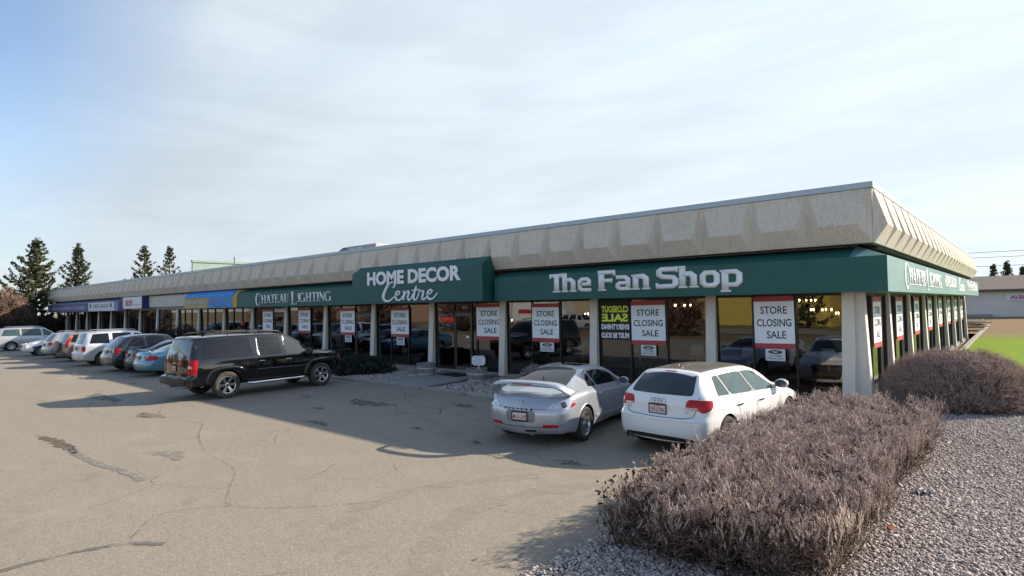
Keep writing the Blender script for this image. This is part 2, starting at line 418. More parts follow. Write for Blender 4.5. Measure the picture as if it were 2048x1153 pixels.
def grid_sheet(name, x0, x1, y0, y1, nx, ny, zf, mat):
    xs = np.linspace(x0, x1, nx); ys = np.linspace(y0, y1, ny); X, Y = np.meshgrid(xs, ys)
    V = np.stack([X, Y, zf(X, Y)], -1).reshape(-1, 3); i = np.arange(nx-1); j = np.arange(ny-1); I, J = np.meshgrid(i, j); a = (J*nx+I).ravel()
    return tag(link(name, np_mesh(name, V, np.stack([a, a+1, a+nx+1, a+nx], -1), True), MATS[mat]), kind='structure')
# the ground runs to the horizon below every other sheet
_xs = [-3000, -600, -200, -90, -20, 60, 300, 3000]; _ys = [-3000, -600, -120, -30, 40, 140, 600, 3000]
_V = [(x, y, -0.09) for y in _ys for x in _xs]
tag(link('ground', np_mesh('ground', _V, [(j*8+i, j*8+i+1, j*8+i+9, j*8+i+8) for j in range(7) for i in range(7)]), MATS['dry_grass']), kind='structure')
grid_sheet('parking_lot', -150, 12, -26, -4.42, 120, 24, lambda X, Y: 0*X, 'asphalt')
grid_sheet('road', -300, 200, -48, -38, 60, 4, lambda X, Y: 0*X-0.05, 'asphalt')

# ---- kerb, planting beds, walkway
def kerb(name, pts, w=0.16, h=0.105):
    P = [Vector((*p, 0)) for p in pts]; bm = bmesh.new(); rings = []
    for i, p in enumerate(P):
        d = (P[min(i+1, len(P)-1)]-P[max(i-1, 0)]).normalized(); n = Vector((-d.y, d.x, 0))
        prof = [(-w/2-0.012, -0.05), (-w/2, h-0.03), (-w/2+0.03, h), (w/2, h), (w/2, -0.05)]
        rings.append([bm.verts.new(p+n*a+Vector((0, 0, b))) for a, b in prof])
    for A, B in zip(rings, rings[1:]):
        for k in range(5): bm.faces.new((A[k], A[(k+1) % 5], B[(k+1) % 5], B[k]))
    bm.faces.new(rings[0]); bm.faces.new(rings[-1])
    bmesh.ops.recalc_face_normals(bm, faces=bm.faces); me = bpy.data.meshes.new(name); bm.to_mesh(me); bm.free()
    return tag(link(name, me, MATS['concrete']), kind='structure')
KY = -4.52
kerb('kerb', [(-86, KY), (-60, KY), (-40, KY), (-17, KY), (-15.35, KY), (-15.02, KY+0.12), (-14.9, KY+0.4)])
kerb('kerb', [(-12.62, KY+0.4), (-12.5, KY+0.12), (-12.2, KY), (-9, KY), (-5, KY+0.02), (-1.2, KY+0.1), (-0.4, KY-0.15), (-0.25, KY-0.8)])
def bed(name, pts, z, mat='gravel_base'):
    b = MB(); b.poly([(x, y, z) for x, y in pts]); o = b.build(name, MATS[mat]); 
    return tag(o, kind='structure')
bed('gravel_bed', [(-86, KY+0.08), (-14.98, KY+0.08), (-15.9, -0.2), (-15.9, 0.0), (-86, 0)], 0.045)
bed('gravel_bed', [(-12.55, KY+0.08), (-0.42, KY+0.08), (-0.42, 0), (-13.0, 0), (-13.0, -0.8)], 0.045)
b = MB(); b.prism([(-15.0, KY-0.02), (-12.52, KY-0.02), (-13.0, -0.9), (-13.0, -0.02), (-15.9, -0.02), (-15.9, -0.35)], 'z', -0.05, 0.062)
tag(b.build('walkway', MATS['concrete']), kind='structure')

# ---- gravel mound beside the lot, lawn and bank beyond
def gz(X, Y): return 0.035+0.03*np.clip(X, 0, 8)+0.035*np.sin(X*1.3+0.4)*np.sin(Y*0.7)*np.clip((X+0.4)/1.5, 0, 1)
def gx0(Y): return -0.30+0.05*np.sin(Y*0.55)+np.where(Y < -12.4, (-12.4-Y)*-0.02, 0)
_ny, _nx = 90, 40; _ys = np.linspace(-17.4, 7.0, _ny); _u = np.linspace(0, 1, _nx)
_Y, _U = np.meshgrid(_ys, _u, indexing='ij'); _X0 = np.where(_Y > -4.6, np.where(_Y > -0.3, 0.3, -0.42), gx0(_Y)); _X = _X0+_U*(9.0-_X0)
_Z = gz(_X, _Y); _Z[:, 0] = -0.03
_a = (np.arange(_ny-1)[:, None]*_nx+np.arange(_nx-1)[None, :]).ravel()
tag(link('gravel_ground', np_mesh('gravel_ground', np.stack([_X, _Y, _Z], -1).reshape(-1, 3), np.stack([_a, _a+1, _a+_nx+1, _a+_nx], -1), True), MATS['gravel_base']), kind='structure')
def lz(X, Y): return 0.02+np.clip((Y-23)/17, 0, 1)**1.5*0.5+np.clip((Y-40)/18, 0, 1)*0.45+0.05*np.clip(X-1, 0, 30)*0.4
grid_sheet('lawn', 1.0, 60, 6.8, 75, 50, 60, lz, 'lawn')
grid_sheet('bank', -12, 1.02, 36.2, 75, 20, 30, lambda X, Y: lz(np.full_like(X, 1.0), Y)-0.02, 'lawn')
b = MB()
for y0, y1 in ((2.5, 9), (9, 16), (16, 23), (23, 30), (30, 37), (37, 44)):
    za, zb = float(lz(np.array(1.0), np.array(y0))), float(lz(np.array(1.0), np.array(y1))); xa = 0.78+max(0, y0-30)*0.02; xb = 0.78+max(0, y1-30)*0.02
    b.hexa([(xa, y0, -.05), (xa+.22, y0, -.05), (xb+.22, y1-.012, -.05), (xb, y1-.012, -.05), (xa, y0, za+.10), (xa+.22, y0, za+.10), (xb+.22, y1-.012, zb+.10), (xb, y1-.012, zb+.10)])
tag(b.build('edging_kerb', MATS['concrete']), kind='structure')

# ---- pebbles (beyond count: one object)
def ico():
    bm = bmesh.new(); bmesh.ops.create_icosphere(bm, subdivisions=1, radius=1); v = np.array([x.co for x in bm.verts]); f = np.array([[q.index for q in p.verts] for p in bm.faces]); bm.free(); return v, f
IV, IF = ico()
def pebbles(name, xy, z, size):
    n = len(xy); r = size*RNG.lognormal(0, 0.32, n)
    sc = np.stack([r*RNG.uniform(.8, 1.35, n), r*RNG.uniform(.7, 1.1, n), r*RNG.uniform(.45, .75, n)], -1)
    a = RNG.uniform(0, 6.283, n); ca, sa = np.cos(a), np.sin(a)
    V = IV[None]*(1+RNG.uniform(-.16, .16, (n, 1, 1))*0+RNG.uniform(-.14, .14, (n, len(IV), 1)))*sc[:, None, :]
    X = V[..., 0]*ca[:, None]-V[..., 1]*sa[:, None]; Y = V[..., 0]*sa[:, None]+V[..., 1]*ca[:, None]
    tx = RNG.normal(0, .3, n)[:, None]; Z = V[..., 2]+X*tx
    V = np.stack([X+xy[:, :1], Y+xy[:, 1:2], Z+(z+sc[:, 2]*0.45)[:, None]], -1).reshape(-1, 3)
    F = (IF[None]+(np.arange(n)*len(IV))[:, None, None]).reshape(-1, 3)
    return tag(link(name, np_mesh(name, V, F, True), MATS['pebble']), 'loose grey river pebbles covering the ground', kind='stuff')
def scatter(n, f):
    P = f(n); return P
# dense near the camera, thinner with distance
ys = -17.2+24*RNG.beta(1.0, 1.9, 240000); xs = RNG.uniform(-0.5, 6.2, 240000)
keep = (xs > np.where(ys > -4.6, -0.35, gx0(ys)-0.05-0.3*(RNG.random(len(ys)) > .96))) & ~((ys > -0.1) & (xs < 0.4)) & (ys < 6)
inhedge = (xs > 0.0) & (xs < 2.0) & (ys > -11.9) & (ys < -3.6)
keep &= ~(inhedge & (RNG.random(len(ys)) > 0.25)); keep &= ~((xs > 4.3) & (ys < -9)) & ~((xs > 1.0) & (ys < -15.0))
P = np.stack([xs, ys], -1)[keep][:112000]
pebbles('gravel', P, gz(P[:, 0], P[:, 1]), 0.0142)
def bedpts(n, x0, x1):
    P = np.stack([RNG.uniform(x0, x1, n), RNG.uniform(KY+0.1, -0.1, n)], -1); return P
P = np.concatenate([bedpts(9000, -22, -15.2), bedpts(8500, -12.4, -4)])
P = P[~((P[:, 0] > -16) & (P[:, 0] < -14) & (P[:, 1] > -3.6+(-14.98-P[:, 0])*3.9))]
P = P[~((P[:, 0] > -13.2) & (P[:, 0] < -12.2) & (P[:, 1] > -4+(P[:, 0]+12.5)*-7))]
pebbles('gravel', P, np.full(len(P), 0.045), 0.026)

# ---- marks on the asphalt: thin sheets with ragged edges, 4 mm apart
def ribbon(name, pts, w, mat, z, jit=0.35, sub=10):
    C = catmull([(*p[:2], p[2] if len(p) > 2 else w) for p in pts], sub); V, F = [], []
    for i, c in enumerate(C):
        a = C[max(0, i-1)]; q = C[min(len(C)-1, i+1)]; d = np.array(q[:2])-np.array(a[:2]); d = d/max(1e-6, np.linalg.norm(d)); n = np.array([-d[1], d[0]])
        h = max(0.004, c[2])/2; l, r2 = 1+random.uniform(-jit, jit), 1+random.uniform(-jit, jit)
        V += [(c[0]+n[0]*h*l, c[1]+n[1]*h*l, z), (c[0]-n[0]*h*r2, c[1]-n[1]*h*r2, z)]
        if i: F.append((2*i-2, 2*i-1, 2*i+1, 2*i))
    return tag(link(name, np_mesh(name, V, F), MATS[mat]), kind='structure')
for x in (-1.0, -3.75, -6.5, -9.25, -12.0, -14.75, -17.5+.6, -19.9, -22.7, -25.5, -28.3, -31.1, -33.9, -36.7, -39.5, -42.3, -45.1, -47.9, -50.7, -53.5, -56.3, -59.1):
    ribbon('parking_line', [(x+.35, -4.75), (x+.1, -7.2), (x-.1, -9.7)], 0.11, 'line_paint', 0.004, 0.1)
Z2, Z3 = 0.008, 0.012
ribbon('stain', [(-12.5, -7.2, .1), (-11.9, -7.5, .5), (-11.3, -7.55, .7), (-10.8, -7.35, .5), (-10.3, -7.2, .1)], .4, 'damp', Z3, .5, 8)
ribbon('stain', [(-13.95, -14.95, .05), (-13.3, -14.85, .2), (-12.4, -14.8, .28), (-11.6, -14.78, .16), (-11.0, -14.85, .1)], .3, 'rust_patch', Z2, .45, 9)
ribbon('crack_seal', [(-12.2, -14.7), (-11, -14.8), (-9.6, -14.75), (-8.6, -14.62), (-7.7, -14.6)], .16, 'seal', Z2, .3)
ribbon('crack_seal', [(-4.4, -15.35), (-4.8, -15.7), (-5.0, -16.3), (-5.0, -17)], .10, 'grey_patch', Z2, .3)
ribbon('tyre_mark', [(-1.2, -9.6), (-2.0, -10.8), (-2.3, -12.0), (-2.0, -13.0), (-1.2, -13.9)], .42, 'tyre_dust', Z2, .3)
ribbon('tyre_mark', [(-2.6, -10.2), (-3.3, -11.2), (-3.7, -12.2), (-3.6, -13.1), (-3.0, -13.8)], .34, 'tyre_dust', Z2, .3)
ribbon('tyre_mark', [(-0.75, -11.2), (-1.0, -12.2), (-0.9, -13.2), (-0.4, -14.2)], .42, 'tyre_dust', Z3, .3)
for pts in ([(-12.6, -5.2), (-11.6, -5.9), (-10.9, -6.4), (-9.6, -7.0), (-8.6, -6.9), (-7.6, -7.2)], [(-11.9, -5.6), (-10.4, -6.0), (-9.2, -5.9), (-8.2, -6.3), (-7.0, -6.4)],
            [(-10.3, -7.3), (-9.4, -7.9), (-8.6, -7.9), (-7.4, -8.3)], [(-13.2, -6.3), (-12.4, -7.0), (-11.9, -7.5)], [(-8.9, -6.8), (-8.3, -7.5), (-9.4, -7.9)],
            [(-1.0, -8.4), (-1.3, -9.1), (-1.05, -9.9)], [(-7.5, -5.6), (-6.9, -6.0), (-6.1, -5.9)]):
    ribbon('crack', [(x, y, .012+.035*random.random()) for x, y in pts], .05, 'crack_dark', Z3, .7, 7)
for pts in ([(-12.2, -11.9), (-10.6, -12.6), (-8.9, -13.1), (-7.2, -13.3), (-6.0, -13.9), (-5.2, -14.2), (-4.3, -13.6), (-3.6, -12.7)], [(-16.5, -11.4), (-14.6, -12.1), (-13.2, -12.0), (-12.2, -11.9)],
            [(-19.5, -12.5), (-17.0, -13.2), (-15.5, -13.0)], [(-24, -14.5), (-21, -13.6), (-18.6, -13.9)], [(-5.2, -14.2), (-5.6, -15.0), (-4.9, -15.6)], [(-10.6, -12.6), (-10.4, -13.3), (-11.2, -13.9)]):
    ribbon('crack', [(x, y, .008+.016*random.random()) for x, y in pts], .03, 'crack_dark', Z3, .7, 9)
ribbon('stain', [(-21.5, -11.9, .1), (-20.3, -12.2, .6), (-19, -12.0, .3), (-18, -12.3, .1)], .4, 'grey_patch', Z2, .4)
ribbon('stain', [(-15.4, -12.3, .1), (-14.7, -12.4, .5), (-14.0, -12.2, .1)], .4, 'damp', Z2, .5)
ribbon('stain', [(-10.6, -10.1, .05), (-9.9, -10.0, .28), (-9.3, -10.15, .05)], .2, 'damp', Z2, .5)
for x, y, s_ in ((-4.1, -9.75, .35), (-5.2, -9.2, .22), (-2.7, -9.3, .4), (-8.7, -6.1, .5), (-7.3, -9.0, .25), (-11.9, -8.9, .3), (-14.2, -7.9, .35), (-20.2, -9.6, .4), (-23.6, -10.2, .3)):
    ribbon('stain', [(x-s_*.8, y-.05, .05), (x-s_*.2, y+.05, s_*.8), (x+s_*.4, y, s_*.6), (x+s_, y+.06, .05)], .3, 'damp', Z2, .5, 6)
ribbon('stain', [(-9.9, -13.9, .1), (-9.4, -13.6, .4), (-8.7, -13.7, .1)], .4, 'seal', Z2, .4)
# ================================================================== BUILDING
def bmats():
    t = NT('exposed_aggregate'); v = t.vec(); n1 = t.noise(v, 0.7, 6, 0.65); ce = t.voro(v, 55, 'F1', 1); s = t.n.new('ShaderNodeSeparateColor'); t.l.new(ce, s.inputs[0])
    c = t.ramp(n1, (0.28, (0.57, 0.51, 0.425)), (0.72, (0.72, 0.655, 0.56)))
    c = t.mix(0.42, c, t.ramp(s.outputs[0], (0.0, (0.24, 0.21, 0.175)), (0.35, (0.50, 0.455, 0.385)), (0.85, (0.62, 0.57, 0.49)), (1.0, (0.75, 0.70, 0.62))))
    # rain streaks that run down the panels
    st = t.noise(t.vec(scale=(5, 5, 0.35)), 1.6, 5, 0.6); c = t.mix(t.math('MULTIPLY', t.rng(st, 0.54, 0.76), 0.42), c, (0.30, 0.27, 0.225))
    t.set(color=c, rough=0.92, spec=0.25); t.bump(s.outputs[1], 0.4, 0.008); MATS['aggregate'] = t.m
    # lower facets: the same stone in a warmer tan
    t2 = NT('tan_aggregate'); v2 = t2.vec(); m1 = t2.noise(v2, 1.1, 6, 0.65); c2 = t2.voro(v2, 55, 'F1', 1); s2 = t2.n.new('ShaderNodeSeparateColor'); t2.l.new(c2, s2.inputs[0])
    k = t2.mix(0.3, t2.ramp(m1, (0.28, (0.60, 0.50, 0.375)), (0.72, (0.72, 0.615, 0.475))), t2.ramp(s2.outputs[0], (0.0, (0.30, 0.24, 0.18)), (0.4, (0.62, 0.53, 0.40)), (1.0, (0.78, 0.70, 0.57)))); t2.set(color=k, rough=0.95, spec=0.2); t2.bump(s2.outputs[1], 0.4, 0.008); MATS['tan_aggregate'] = t2.m
    t = NT('smooth_precast'); v = t.vec(); n1 = t.noise(v, 2.2, 6, 0.65); st = t.noise(t.vec(scale=(7, 7, 0.5)), 1.3, 5, 0.6)
    c = t.ramp(n1, (0.3, (0.70, 0.70, 0.68)), (0.7, (0.80, 0.80, 0.78))); c = t.mix(t.math('MULTIPLY', t.rng(st, 0.5, 0.75), 0.35), c, (0.33, 0.305, 0.26))
    t.set(color=c, rough=0.9, spec=0.25); t.bump(t.noise(v, 50, 3), 0.15, 0.004); MATS['precast'] = t.m
    t = NT('pillar_concrete'); v = t.vec(); n1 = t.noise(v, 1.7, 6, 0.65); n2 = t.noise(v, 60, 4, 0.7)
    c = t.ramp(n1, (0.3, (0.64, 0.61, 0.55)), (0.7, (0.75, 0.72, 0.655))); c = t.mix(t.math('MULTIPLY', n2, 0.28), c, (0.52, 0.485, 0.43))
    t.set(color=c, rough=0.9, spec=0.25); t.bump(n2, 0.2, 0.005); MATS['pillar'] = t.m
    # tinted plate glass: reflects by angle, lets some light through
    t = NT('shop_glass'); fr = t.n.new('ShaderNodeFresnel'); fr.inputs[0].default_value = 1.62
    f = t.math('ADD', t.math('MULTIPLY', fr.outputs[0], 1.15), 0.045, clamp=True)
    tr = t.n.new('ShaderNodeBsdfTransparent'); tr.inputs[0].default_value = (0.46, 0.48, 0.47, 1)
    gl = t.n.new('ShaderNodeBsdfGlossy'); gl.inputs['Roughness'].default_value = 0.004; gl.inputs[0].default_value = (0.92, 0.95, 1, 1)
    wv = t.noise(t.vec(scale=(1, 1, .6)), 0.9, 2); bp = t.n.new('ShaderNodeBump'); t.l.new(wv, bp.inputs['Height']); bp.inputs['Strength'].default_value = 0.05; bp.inputs['Distance'].default_value = 0.05
    t.l.new(bp.outputs[0], gl.inputs['Normal'])
    mx = t.n.new('ShaderNodeMixShader'); t.l.new(f, mx.inputs[0]); t.l.new(tr.outputs[0], mx.inputs[1]); t.l.new(gl.outputs[0], mx.inputs[2]); t.l.new(mx.outputs[0], t.out.inputs[0]); MATS['glass'] = t.m
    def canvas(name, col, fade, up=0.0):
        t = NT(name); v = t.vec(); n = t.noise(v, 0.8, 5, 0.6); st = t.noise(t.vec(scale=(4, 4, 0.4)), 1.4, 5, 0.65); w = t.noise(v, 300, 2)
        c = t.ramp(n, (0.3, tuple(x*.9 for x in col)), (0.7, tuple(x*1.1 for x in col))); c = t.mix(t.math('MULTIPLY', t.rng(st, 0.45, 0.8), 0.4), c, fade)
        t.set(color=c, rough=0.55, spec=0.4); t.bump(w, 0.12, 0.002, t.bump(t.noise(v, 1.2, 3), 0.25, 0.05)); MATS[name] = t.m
    canvas('green_canvas', (0.013, 0.092, 0.078), (0.026, 0.112, 0.098)); canvas('blue_canvas', (0.16, 0.20, 0.33), (0.22, 0.26, 0.38)); canvas('violet_canvas', (0.10, 0.10, 0.22), (0.14, 0.14, 0.26)); canvas('glare_canvas', (0.105, 0.225, 0.23), (0.19, 0.30, 0.31))
    canvas('sky_canvas', (0.03, 0.24, 0.62), (0.06, 0.30, 0.66)); canvas('yellow_canvas', (0.46, 0.30, 0.035), (0.40, 0.27, 0.05))
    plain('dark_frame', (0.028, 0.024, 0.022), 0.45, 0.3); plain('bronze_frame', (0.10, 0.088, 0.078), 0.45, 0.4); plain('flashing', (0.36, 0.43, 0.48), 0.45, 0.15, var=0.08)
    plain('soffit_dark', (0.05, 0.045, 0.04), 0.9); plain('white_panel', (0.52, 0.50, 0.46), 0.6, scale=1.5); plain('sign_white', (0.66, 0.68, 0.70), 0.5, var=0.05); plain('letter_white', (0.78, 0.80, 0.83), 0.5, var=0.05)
    plain('letter_gold', (0.33, 0.23, 0.07), 0.5); plain('letter_black', (0.012, 0.012, 0.016), 0.5); plain('letter_red', (0.42, 0.03, 0.045), 0.5); plain('poster_white', (0.84, 0.88, 0.93), 0.5, var=0.04, scale=1.2); plain('poster_red', (0.42, 0.045, 0.055), 0.45, var=0.06)
    plain('roofing', (0.16, 0.155, 0.15), 0.95); plain('interior_dark', (0.055, 0.046, 0.04), 0.9); plain('interior_floor', (0.09, 0.07, 0.055), 0.7); plain('interior_wall', (0.15, 0.13, 0.11), 0.9)
bmats()
PX = {0: 0.06}
for i, x in enumerate([-3.7, -7.98, -12.36, -16.71, -21.14, -25.58, -29.96, -34.32, -38.61, -42.98, -47.24, -51.68, -56.01, -60.2]): PX[i+1] = 3.688+(x-3.688)*1.0101
for k in range(15, 21): PX[k] = -60.85-4.33*(k-14)
LX = PX[20]-0.35; DY = 34.6; GY = 0.0; GX = 0.2
SY = {0: -0.02}
for j in range(1, 9): SY[j] = 4.22+4.28*(j-1)
bld = thing('shop_building', 'long low strip of shops with ribbed beige concrete fascia and tall dark windows', 'building')
GZ0, GZ1 = 0.14, 3.04
# plinth, wall above the windows, rear and left walls, roof
b = MB(); b.box(LX, 0.1, GY-0.10, GY+0.25, -0.1, GZ0-0.012); b.box(GX-0.25, GX+0.10, GY+0.252, DY, -0.1, GZ0-0.012)
b.build('plinth', MATS['concrete'], bld)
b = MB(); b.box(LX, 0.16, GY-0.03, GY+0.3, GZ1+0.07, 4.5); b.box(GX-0.3, GX+0.03, GY+0.302, DY, GZ1+0.07, 4.5); b.box(LX, GX, DY, DY+0.3, -0.1, 4.6); b.box(LX-0.3, LX, GY, DY+0.3, -0.1, 4.6)
b.build('wall', MATS['white_panel'], bld)
b = MB(); b.box(LX-0.5, 0.70, GY-0.70, DY+0.5, 5.55, 5.70); b.build('roof', MATS['roofing'], bld)
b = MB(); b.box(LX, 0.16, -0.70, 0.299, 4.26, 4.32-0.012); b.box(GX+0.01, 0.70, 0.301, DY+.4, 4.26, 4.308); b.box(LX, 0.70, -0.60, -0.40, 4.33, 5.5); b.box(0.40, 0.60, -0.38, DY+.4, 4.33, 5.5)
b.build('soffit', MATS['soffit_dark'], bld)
# fascia: a row of hipped prisms with a smooth V between neighbours
FB, FR_, FT = 4.33, 4.80, 5.72
def fascia(origin, du, dn, n, pitch, jpos):
    bm = bmesh.new()
    def P(u, d, z): return bm.verts.new((origin[0]+du[0]*u+dn[0]*d, origin[1]+du[1]*u+dn[1]*d, z))
    o1 = 0.295; e = 0.03
    for i in range(n):
        u0, u1 = i*pitch, (i+1)*pitch
        a0, a1 = P(u0, 0, FB), P(u1, 0, FB); b0, b1 = P(u0, 0, FT), P(u1, 0, FT)
        c0, c1 = P(u0+.05, e, FB), P(u1-.05, e, FB); t0, t1 = P(u0+.10, e, FT), P(u1-.10, e, FT)
        r0, r1 = P(u0+0.285, o1, FR_), P(u1-0.285, o1, FR_)
        q0, q1 = P(u0, 0.0, FR_), P(u1, 0.0, FR_)
        for vs, m in (((c0, c1, r1, r0), 3), ((r0, r1, t1, t0), 0), ((a0, c0, r0, q0), 1), ((q0, r0, t0, b0), 1), ((c1, a1, q1, r1), 1), ((r1, q1, b1, t1), 1),
                      ((a0, a1, c1, c0), 0), ((b0, t0, t1, b1), 0)):
            bm.faces.new(vs).material_index = m
    # flat backing and open joints between the cast panels
    k0, k1, k2, k3 = P(0, -0.12, FB), P(n*pitch, -0.12, FB), P(n*pitch, -0.12, FT), P(0, -0.12, FT); bm.faces.new((k0, k1, k2, k3)).material_index = 0
    w = 0.011
    for j in jpos:
        v = [P(j-w, .012, FB), P(j+w, .012, FB), P(j+w, .012, FT), P(j-w, .012, FT)]; bm.faces.new(v).material_index = 2
    bmesh.ops.recalc_face_normals(bm, faces=bm.faces)
    me = bpy.data.meshes.new('fascia'); bm.to_mesh(me); bm.free()
    return link('fascia', me, [MATS['aggregate'], MATS['precast'], MATS['letter_black'], MATS['tan_aggregate']], bld)
NP = 60; PITCH_F = (0.775-(LX-0.62))/NP
fascia((0.775, -0.775), (-1, 0), (0, -1), NP, PITCH_F, [PITCH_F*k for k in (0.008, 6, 12, 18, 24, 30, 36, 42, 48, 54)])
fascia((0.775, -0.775), (0, 1), (1, 0), 25, 1.437, [1.437*k for k in (0.008, 6, 12, 18)])
fascia((LX-0.62, -0.775), (0, 1), (-1, 0), 25, 1.437, [1.437*6])
b = MB()   # metal cap flashing
for a in (b.box(LX-0.68, 0.82, -0.83, -0.55, FT+0.012, 5.885), b.box(0.55, 0.82, -0.548, DY+0.6, FT+0.012, 5.885), b.box(LX-0.68, LX-0.4, -0.548, DY+0.6, FT+0.012, 5.885)): pass
b.build('cap_flashing', MATS['flashing'], bld)
# pillars: fins that lean out towards the foot
def fin(name, x, front=True):
    b = MB(); h = 0.155
    if front: b.hexa([(x-h, -0.27, 0.02), (x+h, -0.27, 0.02), (x+h, 0.12, 0.02), (x-h, 0.12, 0.02), (x-h, -0.12, 3.10), (x+h, -0.12, 3.10), (x+h, 0.12, 3.10), (x-h, 0.12, 3.10)])
    else: b.hexa([(0.10, x-h, 0.02), (0.43, x-h, 0.02), (0.43, x+h, 0.02), (0.10, x+h, 0.02), (0.10, x-h, 3.10), (0.33, x-h, 3.10), (0.33, x+h, 3.10), (0.10, x+h, 3.10)])
    bmesh.ops.bevel(b.bm, geom=list(b.bm.edges), offset=0.008, segments=1, affect='EDGES')
    return b.build(name, MATS['pillar'], bld)
for k in range(1, 21): fin('pillar', PX[k])
for j in range(1, 9): fin('pillar', SY[j], False)
b = MB()   # corner pillar: two fins round a square core
b.hexa([(-0.10, -0.50, 0.02), (0.20, -0.50, 0.02), (0.20, 0.10, 0.02), (-0.10, 0.10, 0.02), (-0.08, -0.30, 3.10), (0.20, -0.30, 3.10), (0.20, 0.10, 3.10), (-0.08, 0.10, 3.10)])
b.hexa([(0.202, -0.15, 0.02), (0.54, -0.15, 0.02), (0.54, 0.14, 0.02), (0.202, 0.14, 0.02), (0.202, -0.15, 3.10), (0.40, -0.15, 3.10), (0.40, 0.14, 3.10), (0.202, 0.14, 3.10)])
b.build('pillar', MATS['pillar'], bld)
# windows: one per bay, three panes in a dark frame; doors where the photo shows them
def pane_poly(b, x0, x1, z0, z1, y=0.0): b.poly([(x0, y, z0), (x1, y, z0), (x1, y, z1), (x0, y, z1)])
def window_front(k, muls, door=None):
    x0, x1 = PX[k]+0.16, PX[k-1]-(0.16 if k > 1 else 0.165)
    g = MB(); edges = [x0]+muls+[x1]
    for a, c in zip(edges, edges[1:]):
        if door and abs(a-door[0]) < .02:
            pane_poly(g, a+.03, c-.03, 2.72, GZ1-.04); continue
        pane_poly(g, a, c, GZ0, GZ1)
    w = g.build('window', MATS['glass'], bld)
    f = MB()
    for m in edges: f.box(m-.024, m+.024, -0.05, 0.05, GZ0, GZ1+.06)
    for a, c in zip(edges, edges[1:]):
        f.box(a+.025, c-.025, -0.045, 0.045, GZ1-.03, GZ1+.06)
        if not (door and abs(a-door[0]) < .02): f.box(a+.025, c-.025, -0.045, 0.045, GZ0-.008, GZ0+.035)
        else: f.box(a+.025, c-.025, -0.045, 0.045, 2.60, 2.70)
    f.build('frame', MATS['dark_frame'], w)
    if door:
        a, c = door; d = MB()
        d.box(a+.03, a+.10, -.03, .03, .10, 2.59); d.box(c-.10, c-.03, -.03, .03, .10, 2.59); d.box(a+.102, c-.102, -.03, .03, 2.48, 2.59); d.box(a+.102, c-.102, -.03, .03, .10, .27)
        dd = d.build('door', MATS['bronze_frame'], bld)
        g = MB(); pane_poly(g, a+.10, c-.10, .26, 2.49); g.build('pane', MATS['glass'], dd)
        h = MB(); h.tube([(c-.13, -.09, 1.0), (c-.13, -.09, 1.35)], .014, 8); h.tube([(c-.13, -.02, 1.02), (c-.13, -.09, 1.02)], .01, 6); h.tube([(c-.13, -.02, 1.33), (c-.13, -.09, 1.33)], .01, 6)
        h.build('handle', plain('steel', (.5, .5, .5), .3, 1.0), dd)
for k in range(1, 21):
    if k == 1: window_front(k, [-2.52, -1.31])
    elif k == 2: window_front(k, [-6.64, -5.29])
    elif k == 3: window_front(k, [-11.04, -9.66])
    elif k == 4: window_front(k, [-15.49, -14.40, -14.10], (-15.49, -14.40))
    elif k in (6, 8): window_front(k, [PX[k]+1.42, PX[k]+2.78], (PX[k]+2.78, PX[k-1]-.16))
    else: window_front(k, [PX[k]+1.36, PX[k]+2.70])
for j in range(1, 9):
    y0, y1 = SY[j-1]+0.155, SY[j]-0.155; ms = [y0+1.45 if j > 1 else 1.76, y0+2.78 if j > 1 else 3.02]
    if j > 1: ms = [y0+1.36, y0+2.74]
    g = MB(); g.poly([(GX, y0, GZ0), (GX, y1, GZ0), (GX, y1, GZ1), (GX, y0, GZ1)]); w = g.build('window', MATS['glass'], bld)
    f = MB()
    for m in [y0+.02]+ms+[y1-.02]: f.box(GX-.05, GX+.05, m-.03, m+.03, GZ0, GZ1+.06)
    E_ = [y0+.02]+ms+[y1-.02]
    for a, c in zip(E_, E_[1:]): f.box(GX-.045, GX+.045, a+.031, c-.031, GZ1-.03, GZ1+.06); f.box(GX-.045, GX+.045, a+.031, c-.031, GZ0-.008, GZ0+.035)
    f.build('frame', MATS['dark_frame'], w)
# inside: floor, ceiling, back wall, partitions between the shops
b = MB(); b.box(LX, 0.05, 0.26, 12.0, -0.05, 0.10); b.build('floor', MATS['interior_floor'], bld)
b = MB(); b.box(LX, 0.0, 0.31, 12.0, 3.12, 3.2); b.build('ceiling', MATS['interior_wall'], bld)
b = MB(); b.box(LX, 0.0, 12.002, 12.2, 0, 3.2)
for x in (PX[8]-.2, PX[10], PX[12]-.2, PX[14]-.2, PX[17]): b.box(x-.06, x+.06, .30, 12.0, .101, 3.11)
b.build('partition', MATS['interior_dark'], bld)

# ================================================================== AWNINGS AND SIGNS
AB, AT, AF = 3.075, 3.97, -1.116      # bottom, front top edge, front plane
def awning_mesh(x0, x1, f=AF, top=AT, back=(-0.42, 4.255), bottom=AB):
    b = MB(); b.prism([(f, bottom), (f, top), back, (back[0], bottom+.012), (f+.05, bottom+.012)][::-1], 'x', x0, x1)
    n = max(2, round((x1-x0)/2.3))
    for i in range(1, n): b.box(x0+(x1-x0)*i/n-.014, x0+(x1-x0)*i/n+.014, f-.0035, f-.0008, bottom+.02, top-.01)
    b.box(x0+.01, x1-.01, f-.006, f-.0009, bottom+.003, bottom+.016); return b
_m = awning_mesh(-12.02, 0.30); _m.box(0.301, 1.116, AF, AF+.02, AB, AT); aw = tag(_m.build('green_awning', MATS['green_canvas']), 'dark green awning lettered The Fan Shop over the windows nearest the corner', 'awning')
aws = MB()   # the returned end round the corner belongs to the side awning
